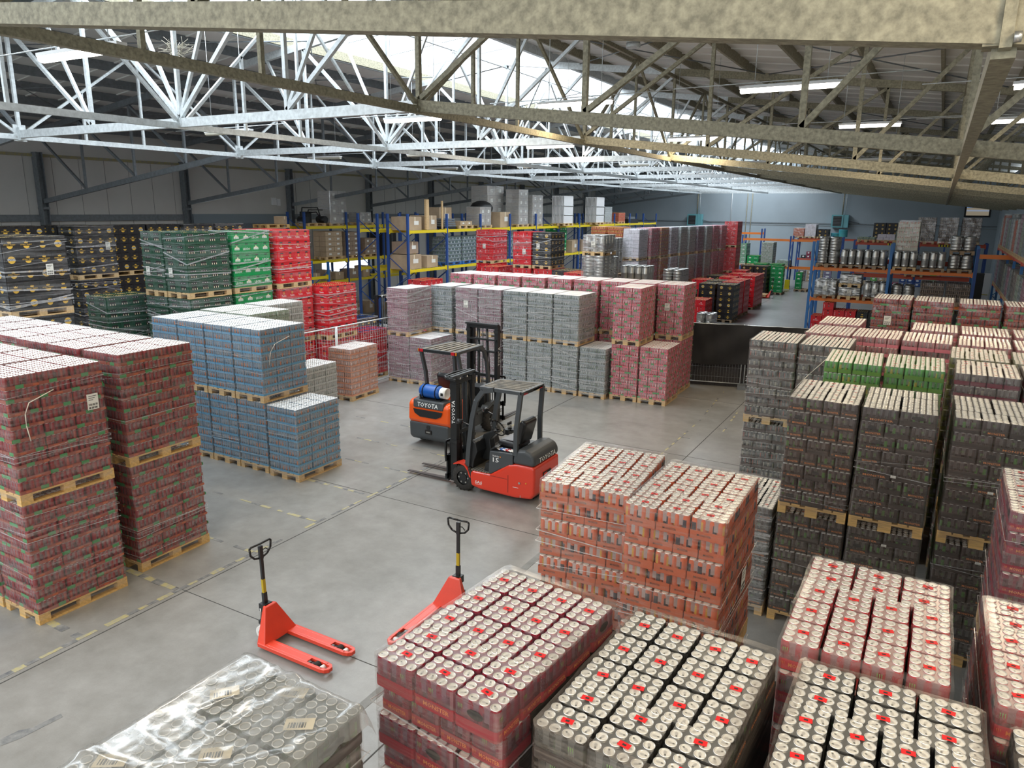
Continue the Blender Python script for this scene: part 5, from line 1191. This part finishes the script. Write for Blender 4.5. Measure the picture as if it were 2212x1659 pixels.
def wheel(t, x, y, r, w, hub='lift_black'):
    b = MB(); s = 1 if y > 0 else -1
    R = Matrix.Rotation(PI/2, 3, 'X')
    b.lathe([(r*.55, -w/2), (r*.9, -w/2), (r, -w/2+.03), (r, w/2-.03), (r*.9, w/2), (r*.55, w/2), (r*.55, w/2-.04)], ['rubber']*7, 28, (x, y, r), R=R)
    for i in range(18):
        a = 2*PI*i/18
        for sd in (-1, 1): b.bar((x+math.cos(a)*r*.99, y+sd*.01, r+math.sin(a)*r*.99), (x+math.cos(a+.12)*r*.99, y+sd*w*.46, r+math.sin(a+.12)*r*.99), .02, .022, 'rubber', up=(0, 0, 1))
    o = b.add('wheel', t)
    b = MB(); yy = y+s*(w/2-.03)
    b.cyl((x, yy-s*.03, r), (x, yy, r), r*.56, hub, 18); b.cyl((x, yy, r), (x, yy+s*.02, r), r*.28, hub, 12)
    for i in range(6): a = i*PI/3; b.cyl((x+math.cos(a)*r*.4, yy, r+math.sin(a)*r*.4), (x+math.cos(a)*r*.4, yy+s*.015, r+math.sin(a)*r*.4), .018, 'steel', 6)
    b.add('rim', o)
def mast(t, x, H, half, text_side, inner=.0, word=True, base=.08):
    for s in (-1, 1):
        b = MB(); b.b2(x-.07, x+.07, s*half-.045, s*half+.045, base, H, 'lift_black'); b.b2(x+.02, x+.12, s*(half-.07)-.03, s*(half-.07)+.03, base+.05, H+inner, 'lift_black')
        for z in (H*.42, H*.94): b.b2(x-.085, x+.075, s*half-.06, s*half+.06, z-.03, z+.03, 'lift_black')
        o = b.add('mast_rail', t)
        if word and s == text_side:
            k = MB(); X = Vector((0, 0, 1)); k.text('TOYOTA', (x, s*(half+.046), H*.70), X, Vector((s, 0, 0)), .46, 'text_white', h=.075); k.add('lettering', o)
    b = MB()
    for z in (base+.12, H*.5, H-.05): b.b2(x-.06, x-.02, -half, half, z-.035, z+.035, 'lift_black')
    b.add('cross_member', t)
    b = MB()
    for s in (-.12, .12): b.cyl((x-.02, s, base), (x-.02, s, H-.1), .03, 'lift_black', 10); b.cyl((x-.02, s, H*.5), (x-.02, s, H+.02), .018, 'steel', 8)
    b.add('lift_cylinder', t)
    b = MB()
    for s in (-.05, .05): b.b2(x+.05, x+.06, s-.012, s+.012, .4, H-.05, 'galv_dark')
    b.tube([(x-.05, .2, .4), (x-.06, .22, H*.6), (x-.04, .15, H-.1), (x+.03, .1, H+.02)], .012, 'rubber', 6); b.tube([(x-.05, -.2, .4), (x-.06, -.22, H*.55), (x-.04, -.15, H-.15), (x+.03, -.1, H-.02)], .012, 'rubber', 6)
    b.add('chain', t)
def carriage(t, x, half, zf, forks, L=1.05, back=.0):
    b = MB(); b.b2(x, x+.035, -half-.06, half+.06, .12, .22, 'lift_black'); b.b2(x, x+.035, -half-.06, half+.06, .48, .58, 'lift_black')
    for s in (-1, 1): b.b2(x, x+.03, s*half-.02, s*half+.02, .1, .6, 'lift_black')
    b.add('carriage', t)
    b = MB(); zt = .6+back
    if back:
        b.rbar([(x+.02, -half-.05, .55), (x+.02, -half-.05, zt), (x+.02, half+.05, zt), (x+.02, half+.05, .55)], .03, .04, 'lift_black')
        for i in range(5): yy = -half*.7+i*half*.35; b.b2(x+.01, x+.03, yy-.008, yy+.008, .5, zt, 'lift_black')
        b.add('load_backrest', t)
    for y in forks:
        b = MB(); b.b2(x+.035, x+.075, y-.05, y+.05, zf, .60, 'fork_steel'); b.hull8([(x+.035, y-.05, zf), (x+.035+L, y-.035, zf+.008), (x+.035+L, y+.035, zf+.008), (x+.035, y+.05, zf), (x+.035, y-.05, zf+.045), (x+.035+L, y-.035, zf+.02), (x+.035+L, y+.035, zf+.02), (x+.035, y+.05, zf+.045)], 'fork_steel')
        b.add('fork', t)
def seat(t, x, z, back=1):
    b = MB(); b.prism([(x-.22, z), (x+.22, z), (x+.26, z+.06), (x+.22, z+.13), (x-.2, z+.10)], -.23, .23, 'seat_vinyl'); bevel(b.add('seat_cushion', t), .04, 3)
    b = MB(); b.b2(x-.1, x+.2, -.17, .17, z+.118, z+.14, 'seat_worn'); bevel(b.add('seat_pad', t), .01)
    b = MB(); b.prism([(x-.24, z+.08), (x-.12, z+.10), (x-.2, z+.52), (x-.27, z+.58), (x-.36, z+.52)], -.23, .23, 'seat_vinyl'); bevel(b.add('seat_back', t), .05, 3)
def steering(t, x, z, xb, zb_):
    b = MB(); c = Vector((x, .0, z)); n = Vector((x-xb, 0, z-zb_)).normalized(); u = Vector((0, 1, 0)); v = n.cross(u); P = [c+u*math.cos(2*PI*i/18)*.17+v*math.sin(2*PI*i/18)*.17 for i in range(19)]
    b.tube(P, .014, 'black', 6)
    for i in (0, 6, 12): b.bar(c, P[i], .02, .012, 'black')
    b.cyl(c-n*.02, c+n*.02, .05, 'black', 12); b.cyl(P[14], P[14]+n*.05, .022, 'black', 8); b.add('steering_wheel', t)
    b = MB(); b.prism([(xb-.09, zb_-.5), (xb+.2, zb_-.5), (xb+.12, zb_), (x+.04, z-.03), (x-.03, z-.07), (xb-.04, zb_-.08)], -.09, .09, 'lift_black'); bevel(b.add('steering_column', t), .02)
def roof_guard(t, z, x0, x1, w0, w1, bars, legs_f, legs_r, col='lift_grey', plate=False):
    b = MB(); b.rbar([(x0, -w0, z), (x0, w0, z)], .07, .05, col); b.rbar([(x1, -w1, z-.02), (x1, w1, z-.02)], .06, .05, col)
    for s in (-1, 1): b.bar((x0, s*w0, z), (x1, s*w1, z-.02), .06, .06, col)
    b.add('roof_frame', t)
    for i in range(bars):
        y = -w0+(i+.5)*2*w0/bars; b = MB(); b.bar((x0, y, z+.015), (x1, y*w1/w0, z-.005), 2*w0/bars*.5, .025, 'roof_dust'); b.add('roof_slat', t)
    for s in (-1, 1):
        b = MB(); P = [Vector((a, s*c, e)) for a, c, e in legs_f]; b.rbar(P, .06, .09, col, up=(1, 0, 0)); b.add('front_leg', t)
        b = MB(); P = [Vector((a, s*c, e)) for a, c, e in legs_r]; b.rbar(P, .06, .08, col, up=(1, 0, 0)); b.add('rear_leg', t)
# --- red electric forklift, facing the left of the picture
t = thing('forklift', 'red three-wheel electric forklift with black guard and lowered forks', 'forklift', (-6.75, 11.52, 0), PI)
RB = [(.42, .30), (.40, .14), (.20, .10), (-.55, .085), (-.90, .12), (-.96, .22), (-.97, .50), (-.96, .74), (-.60, .74), (-.42, .70), (-.20, .56), (-.02, .44), (.36, .44), (.42, .40)]
b = MB(); b.prism(RB, -.50, .50, 'lift_red'); o = bevel(b.add('body', t), .045, 3)
b = MB(); Z = Vector((0, 0, 1)); X = Vector((-1, 0, 0))
b.text('SAS', (.22, .503, .24), X, Z, .16, 'text_white', h=.055); b.rect((.22, .503, .20), X, Z, .14, .006, 'text_white')
b.rect((-.42, .503, .34), X, Z, .008, .34, 'lift_black'); b.rect((-.15, .503, .425), X, Z, .5, .006, 'lift_black'); b.cyl((-.66, .50, .40), (-.66, .515, .40), .022, 'steel', 8); b.cyl((-.80, .50, .42), (-.80, .512, .42), .012, 'gold', 8); b.rect((-.58, .503, .30), X, Z, .12, .008, 'text_white'); b.rect((-.68, .503, .14), X, Z, .012, .05, 'steel'); b.add('decals', o)
b = MB(); Y = Vector((0, 1, 0)); b.box((-.975, .02, .52), (.02, .30, .075), 'gap'); b.box((-.985, .10, .525), (.02, .12, .04), 'lift_red'); b.add('rear_slot', o)
b = MB(); b.prism([(-.95, .735), (-.965, .86), (-.90, .98), (-.76, 1.03), (-.58, 1.01), (-.52, .90), (-.50, .735)], -.495, .495, 'lift_grey'); o2 = bevel(b.add('rear_cover', t), .06, 4)
k = MB(); k.text('TOYOTA', (-.972, .0, .835), Vector((0, -1, 0)), Z, .66, 'text_white', h=.10); k.add('lettering', o2)
b = MB(); b.prism([(-.50, .66), (-.50, .92), (-.02, .90), (.0, .88), (.02, .45), (-.02, .44), (-.25, .59)], -.47, .47, 'lift_grey'); o3 = bevel(b.add('battery_cover', t), .02)
k = MB(); k.text('15', (-.14, .4725, .74), X, Z, .13, 'text_white', h=.085); k.text('TRAIGO', (-.14, .4725, .815), X, Z, .15, 'text_white', h=.03); k.rect((-.235, .4725, .815), X, Z, .02, .02, 'amber_lens'); k.add('lettering', o3)
b = MB(); b.b2(.02, .42, -.46, .46, .43, .455, 'beige_floor'); b.prism([(.02, .45), (.02, .62), (.12, .62), (.16, .45)], -.40, .40, 'lift_black'); b.add('floor_plate', t)
b = MB(); [b.b2(.06+.06*i, .08+.06*i, .30, .49, .455, .463, 'galv_dark') for i in range(6)]; b.add('step_tread', t)
b = MB(); pts = [(.40, .30), (.47, .47), (.55, .55), (.66, .57), (.78, .52), (.80, .49), (.66, .53), (.55, .51), (.47, .42), (.43, .30)]
for s in (-1, 1): b = MB(); b.prism(pts, s*.50 if s < 0 else .34, -.34 if s < 0 else .50, 'lift_red'); b.add('front_fender', t)
b = MB(); b.prism([(.40, .45), (.55, .56), (.50, .92), (.42, 1.02), (.34, .98), (.30, .80), (.38, .6)], -.42, .42, 'lift_black'); bevel(b.add('dashboard', t), .02)
wheel(t, .58, .40, .255, .18); wheel(t, .58, -.40, .255, .18); wheel(t, -.70, .12, .20, .14); wheel(t, -.70, -.12, .20, .14)
b = MB(); b.b2(-.55, .35, -.36, .36, .09, .43, 'lift_black'); b.add('chassis', t)
seat(t, -.28, .93); steering(t, .10, 1.20, .26, 1.05)
b = MB(); b.b2(-.30, .06, -.36, -.28, 1.08, 1.12, 'lift_black')
for i in range(4): b.cyl((.02, -.38+i*.04, 1.1), (.03, -.38+i*.04, 1.22), .008, 'steel', 6); b.cyl((.03, -.38+i*.04, 1.2), (.035, -.38+i*.04, 1.25), .014, 'black', 8)
b.b2(-.02, .1, -.42, -.2, 1.02, 1.12, 'lift_black'); b.add('lever_console', t)
b = MB(); b.prism([(-.14, .985), (-.03, .915), (.0, .92), (-.10, 1.0)], -.3, .46, 'lift_black'); b.add('cover_lip', t)
b = MB(); rnd = random.Random(2)
for i, m in enumerate(('white', 'tank_blue', 'white', 'red_lens', 'white', 'paper')): x = -.10-.06*i; b.poly([(x, .28, .935), (x-.09, .30, .94), (x-.10, .44, .935), (x-.02, .42, .95)], m)
tag(b.add('paper_scraps'), 'crumpled white, blue and red papers lying on the red forklift battery cover', 'papers').location = (0, 0, 0)
pp = [q for q in bpy.data.objects if q.name.startswith('paper_scraps')][0]; pp.matrix_world = t.matrix_world.copy() if False else Matrix.Translation((-6.75, 11.52, 0)) @ Matrix.Rotation(PI, 4, 'Z')
roof_guard(t, 2.06, -.62, .26, .42, .36, 7, [(.50, .44, .50), (.46, .44, .95), (.40, .43, 1.45), (.32, .42, 1.80), (.18, .40, 2.0), (-.05, .40, 2.05)], [(-.56, .47, .90), (-.56, .46, 1.4), (-.62, .42, 2.04)])
b = MB(); b.b2(-.655, -.63, -.36, -.22, 2.02, 2.06, 'red_lens'); b.b2(-.655, -.63, .22, .36, 2.02, 2.06, 'red_lens'); b.b2(-.655, -.635, -.22, .22, 2.02, 2.06, 'lift_black'); b.add('tail_lamp', t)
mast(t, .90, 2.10, .28, 1)
b = MB(); P = [(.80, .40, 2.12), (.98, .42, 2.14), (1.08, .34, 2.15), (1.10, 0, 2.16), (1.08, -.34, 2.15), (.98, -.42, 2.14), (.80, -.40, 2.12)]; b.rbar(P, .03, .04, 'lift_black'); b.b2(.86, .92, -.40, .40, 2.14, 2.18, 'lift_grey'); b.b2(.96, 1.0, -.40, .40, 2.15, 2.18, 'lift_grey'); b.add('mast_head', t)
carriage(t, 1.02, .34, .035, (.24, -.24), 1.02, back=.28)
b = MB()
for s in (-1, 1): b.cyl((.62, s*.44, 1.35), (.70, s*.50, 1.37), .05, 'lift_black', 10); b.bar((.45, s*.43, 1.3), (.62, s*.44, 1.35), .02, .02, 'lift_black')
b.add('headlamp', t)
# --- orange gas forklift seen from behind, facing the grey block
t = thing('forklift', 'orange gas forklift with a blue gas bottle, seen from behind', 'forklift', (-9.42, 14.0, 0), PI/2)
b = MB()
b.prism([(-1.16, .52), (-1.22, .62), (-1.20, .98), (-1.10, 1.06), (-.55, 1.06), (-.45, .95), (-.45, .50), (-1.0, .48)], -.56, .56, 'lift_orange', ); o = bevel(b.add('counterweight', t), .09, 4)
b = MB(); b.prism([(-1.10, .12), (-1.20, .22), (-1.21, .56), (-1.0, .55), (-.4, .55), (-.4, .35), (-.62, .30), (-.68, .12)], -.54, .54, 'lift_grey'); o2 = bevel(b.add('lower_counterweight', t), .05, 3)
k = MB(); k.box((-1.215, 0, .36), (.02, .17, .09), 'gap'); k.box((-1.22, 0, .36), (.015, .10, .03), 'steel'); k.cyl((-1.20, .0, .47), (-1.225, .0, .47), .05, 'lift_black', 12); k.add('tow_pin', o2)
k = MB(); k.hull8([(-1.235, -.40, .90), (-1.235, .40, .90), (-1.05, .44, .90), (-1.05, -.44, .90), (-1.20, -.42, 1.085), (-1.20, .42, 1.085), (-.9, .46, 1.10), (-.9, -.46, 1.10)], 'lift_grey'); o3 = bevel(k.add('rear_band', t), .03)
k = MB(); k.text('TOYOTA', (-1.228, 0, .985), Vector((0, -1, 0)), Vector((.18, 0, 1)), .56, 'text_white', h=.10); k.add('lettering', o3)
k = MB(); Yv = Vector((0, -1, 0)); Zv = Vector((0, 0, 1)); o_ = Vector((-1.232, 0, .87)); k.poly([o_-Yv*.40, o_+Yv*.40, o_+Yv*.36-Zv*.10, o_+Yv*.22-Zv*.17, o_-Yv*.22-Zv*.17, o_-Yv*.36-Zv*.10], 'lift_black'); k.add('grille', o)
b = MB(); b.b2(-1.0, .55, -.45, .45, .25, .60, 'lift_grey'); b.prism([(-.5, .55), (-.5, 1.02), (.05, 1.0), (.10, .60)], -.44, .44, 'lift_grey'); b.b2(.1, .6, -.48, .48, .52, .57, 'lift_grey'); b.prism([(.45, .55), (.62, .6), (.60, 1.15), (.42, 1.1)], -.44, .44, 'lift_black'); b.add('chassis', t)
for s in (-1, 1):
    b = MB(); b.prism([(.30, .55), (.42, .68), (.65, .76), (.9, .70), (1.0, .55), (.9, .6), (.65, .68), (.42, .6)], s*.58 if s < 0 else .40, -.40 if s < 0 else .58, 'lift_grey'); b.add('fender', t)
wheel(t, .68, .46, .32, .2); wheel(t, .68, -.46, .32, .2); wheel(t, -.72, .44, .26, .16); wheel(t, -.72, -.44, .26, .16)
seat(t, -.22, 1.02); steering(t, .26, 1.30, .42, 1.12)
roof_guard(t, 2.14, -.80, .40, .50, .42, 6, [(.62, .47, .60), (.60, .47, 1.2), (.52, .46, 1.75), (.42, .44, 2.02), (.25, .44, 2.12)], [(-.52, .50, 1.05), (-.60, .50, 1.6), (-.76, .50, 2.12)])
b = MB()
for s in (-1, 1): b.b2(-.855, -.83, s*.50-.06*s-.06, s*.50-.06*s+.06, 2.10, 2.165, 'red_lens'); b.b2(-.855, -.83, s*.50-.02, s*.50+.02, 2.10, 2.165, 'amber_lens')
b.b2(-.85, -.835, -.38, .38, 2.10, 2.16, 'lift_black'); b.add('tail_lamp', t)
g = thing('gas_bottle', 'blue gas bottle with a white collar strapped on the orange forklift', 'gas bottle', (-9.42, 12.98, 1.26), 0)
b = MB(); R = Matrix.Rotation(PI/2, 3, 'Y'); b.lathe([(.02, -.33), (.10, -.32), (.148, -.26), (.152, -.2), (.152, .16), (.14, .22), (.09, .26)], ['tank_blue']*7, 20, R=R); b.add('bottle_body', g)
b = MB(); b.lathe([(.10, .22), (.125, .25), (.125, .40), (.11, .40), (.10, .27)], ['white']*5, 18, R=R); b.box((.33, -.13, 0), (.06, .01, .06), 'black'); b.add('collar', g)
b = MB(); b.text('GAZ', (-.02, -.154, .02), Vector((1, 0, 0)), Vector((0, .1, 1)), .16, 'white', h=.06); b.add('lettering', g) if False else None
b = MB()
for y in (.18, -.16):
    P = [(-1.02+math.cos(a)*.165, y, 1.26+math.sin(a)*.165) for a in [i*PI/8 for i in range(17)]]; b.rbar(P, .03, .008, 'lift_black', up=(0, 1, 0))
b.b2(-1.15, -.86, -.28, .28, 1.07, 1.11, 'lift_black'); b.rbar([(-1.13, .25, 1.1), (-1.16, .25, 1.2)], .03, .03, 'lift_black'); b.tube([(-.95, -.42, 1.26), (-.8, -.5, 1.3), (-.7, -.4, 1.12)], .012, 'rubber', 6); b.add('bottle_bracket', t)
mast(t, 1.12, 2.50, .40, -1, inner=.04)
b = MB()
for z in (2.15, 1.86): b.b2(1.02, 1.10, -.42, .42, z-.02, z+.02, 'lift_black')
b.b2(1.00, 1.12, -.46, .46, 2.50, 2.54, 'lift_black'); b.rbar([(1.05, -.55, 1.9), (1.05, -.40, 1.9)], .02, .03, 'lift_black'); b.add('mast_brace', t)
carriage(t, 1.26, .48, .04, (.2, -.26), 1.05, back=.62)
# --- hand pallet trucks
def jack(label, x, y, rz, tilt=.02):
    t = thing('hand_pallet_truck', label, 'pallet truck', (x, y, 0), rz, None); H = .085
    for s in (-1, 1):
        b = MB(); y0 = s*.195; w = .16
        a0, a1, e0, e1 = 0.0, 1.13, .79, 1.03
        for ys in (-1, 1): b.hull8([(a0, y0+ys*(w/2-.02)-.02, H-.05), (a1-.1, y0+ys*(w/2-.02)-.02, H-.05), (a1-.1, y0+ys*(w/2-.02)+.02, H-.05), (a0, y0+ys*(w/2-.02)+.02, H-.05), (a0, y0+ys*(w/2-.02)-.02, H), (a1-.1, y0+ys*(w/2-.02)-.02, H), (a1-.1, y0+ys*(w/2-.02)+.02, H), (a0, y0+ys*(w/2-.02)+.02, H)], 'jack_red')
        b.b2(a0, e0, y0-w/2+.035, y0+w/2-.035, H-.012, H, 'jack_red')
        pts = [(a1-.11, y0-w/2), (a1-.05, y0-w/2+.012), (a1-.01, y0-.03), (a1-.01, y0+.03), (a1-.05, y0+w/2-.012), (a1-.11, y0+w/2), (a1-.13, y0+w/2-.04), (a1-.055, y0+.03), (a1-.055, y0-.03), (a1-.13, y0-w/2+.04)]
        b.prism(pts, H-.045, H, 'jack_red', ax='z'); bevel(b.add('fork', t), .006, 2)
        b = MB(); b.cyl((.90, y0-.035, .044), (.90, y0+.035, .044), .044, 'rubber', 14); b.cyl((.99, y0-.03, .038), (.99, y0+.03, .038), .036, 'white', 12); b.b2(.80, .98, y0-.045, y0+.045, .03, .05, 'lift_black'); b.add('roller', t)
    b = MB(); w0, w1, zt = .27, .075, .46
    P = [(-.02, -w0, .05), (.12, -w0, .06), (.12, w0, .06), (-.02, w0, .05), (-.09, -w1, zt), (-.03, -w1-.015, zt), (-.03, w1+.015, zt), (-.09, w1, zt)]; b.hull8(P, 'jack_red'); bevel(b.add('body', t), .012, 2)
    b = MB(); b.cyl((-.12, 0, .10), (-.12, 0, .40), .045, 'lift_black', 12); b.b2(-.18, -.06, -.06, .06, .36, .46, 'lift_black'); b.cyl((-.16, -.05, .25), (-.16, -.05, .4), .015, 'steel', 6); b.b2(-.17, -.08, -.09, .09, .20, .25, 'lift_black'); b.tube([(-.12, .05, .3), (-.17, .07, .22), (-.15, .04, .15)], .008, 'steel', 5); b.add('pump', t)
    b = MB()
    for s in (-1, 1): b.cyl((-.13, s*.05, .09), (-.13, s*.10, .09), .088, 'white', 18); b.cyl((-.13, s*.04, .09), (-.13, s*.11, .09), .035, 'steel', 10)
    b.add('steer_wheel', t)
    T = lambda z: (-.13-(z-.42)*tilt, 0, z)
    b = MB(); b.bar(T(.42), T(.60), .055, .04, 'lift_black', up=(1, 0, 0)); b.bar(T(.78), T(1.10), .04, .03, 'lift_black', up=(1, 0, 0)); b.bar(T(1.05), T(1.22), .05, .035, 'lift_black', up=(1, 0, 0)); b.add('handle_pole', t)
    b = MB(); b.bar(T(.60), T(.78), .042, .032, 'handle_yellow', up=(1, 0, 0)); b.add('yellow_sleeve', t)
    b = MB(); c = T(1.14); P = [(c[0], .035, 1.07), (c[0], .10, 1.09), (c[0], .155, 1.15), (c[0], .165, 1.24), (c[0], .14, 1.255), (c[0], 0, 1.25), (c[0], -.14, 1.255), (c[0], -.165, 1.24), (c[0], -.155, 1.15), (c[0], -.10, 1.09), (c[0], -.035, 1.07)]
    b.tube(P, .013, 'black', 8); b.tube([(c[0], .0, 1.16), (c[0]+.01, .07, 1.17), (c[0]+.01, .11, 1.13)], .007, 'black', 5); b.add('handle_loop', t)
    return t
jack('red hand pallet truck standing alone on the open floor at lower left', -6.60, 5.67, .0)
jack('red hand pallet truck half hidden by the cherry red can pallet', -5.06, 7.36, -PI/2+.02)
j = jack('small red hand truck carrying a pallet in the far aisle', -8.75, 47.7, PI); 
# stacker behind the wire fence
t = thing('forklift', 'dark forklift mast with a pale panel behind the wire fence at the left', 'forklift', (-17.7, 21.6, 0), -PI/2)
mast(t, .2, 2.05, .38, 1, word=False); b = MB(); b.b2(-1.0, .1, -.45, .45, .2, .9, 'white'); bevel(b.add('body', t), .05); roof_guard(t, 2.02, -.8, .1, .42, .4, 5, [(.15, .44, .6), (.1, .42, 2.0)], [(-.8, .44, .9), (-.8, .42, 2.0)], col='lift_black')
wheel(t, .0, .38, .22, .16); wheel(t, .0, -.38, .22, .16); wheel(t, -.8, .3, .2, .14); wheel(t, -.8, -.3, .2, .14)
# small dark machine behind the right rack
b = MB(); b.b2(-.3, .3, -.3, .3, .0, 1.1, 'black'); b.b2(-.25, .25, -.2, .3, 1.1, 2.6, 'lift_black'); b.b2(-.2, .2, -.31, -.29, .5, .9, 'rack_yellow'); tag(b.add('stacker_truck', loc=(1.75, 40.2, 0)), 'dark stacker truck between the orange rack and the right wall rack', 'stacker')
b = MB(); b.b2(-.5, .5, -.02, .02, 0, 2.3, 'white'); b.cyl((-.45, -.03, 1.2), (.45, -.03, 1.2), .02, 'rack_yellow', 6); tag(b.add('white_door_leaf', loc=(2.05, 45, 0)), 'white door leaf far behind the stacker truck', 'door')
bpy.context.view_layer.update()
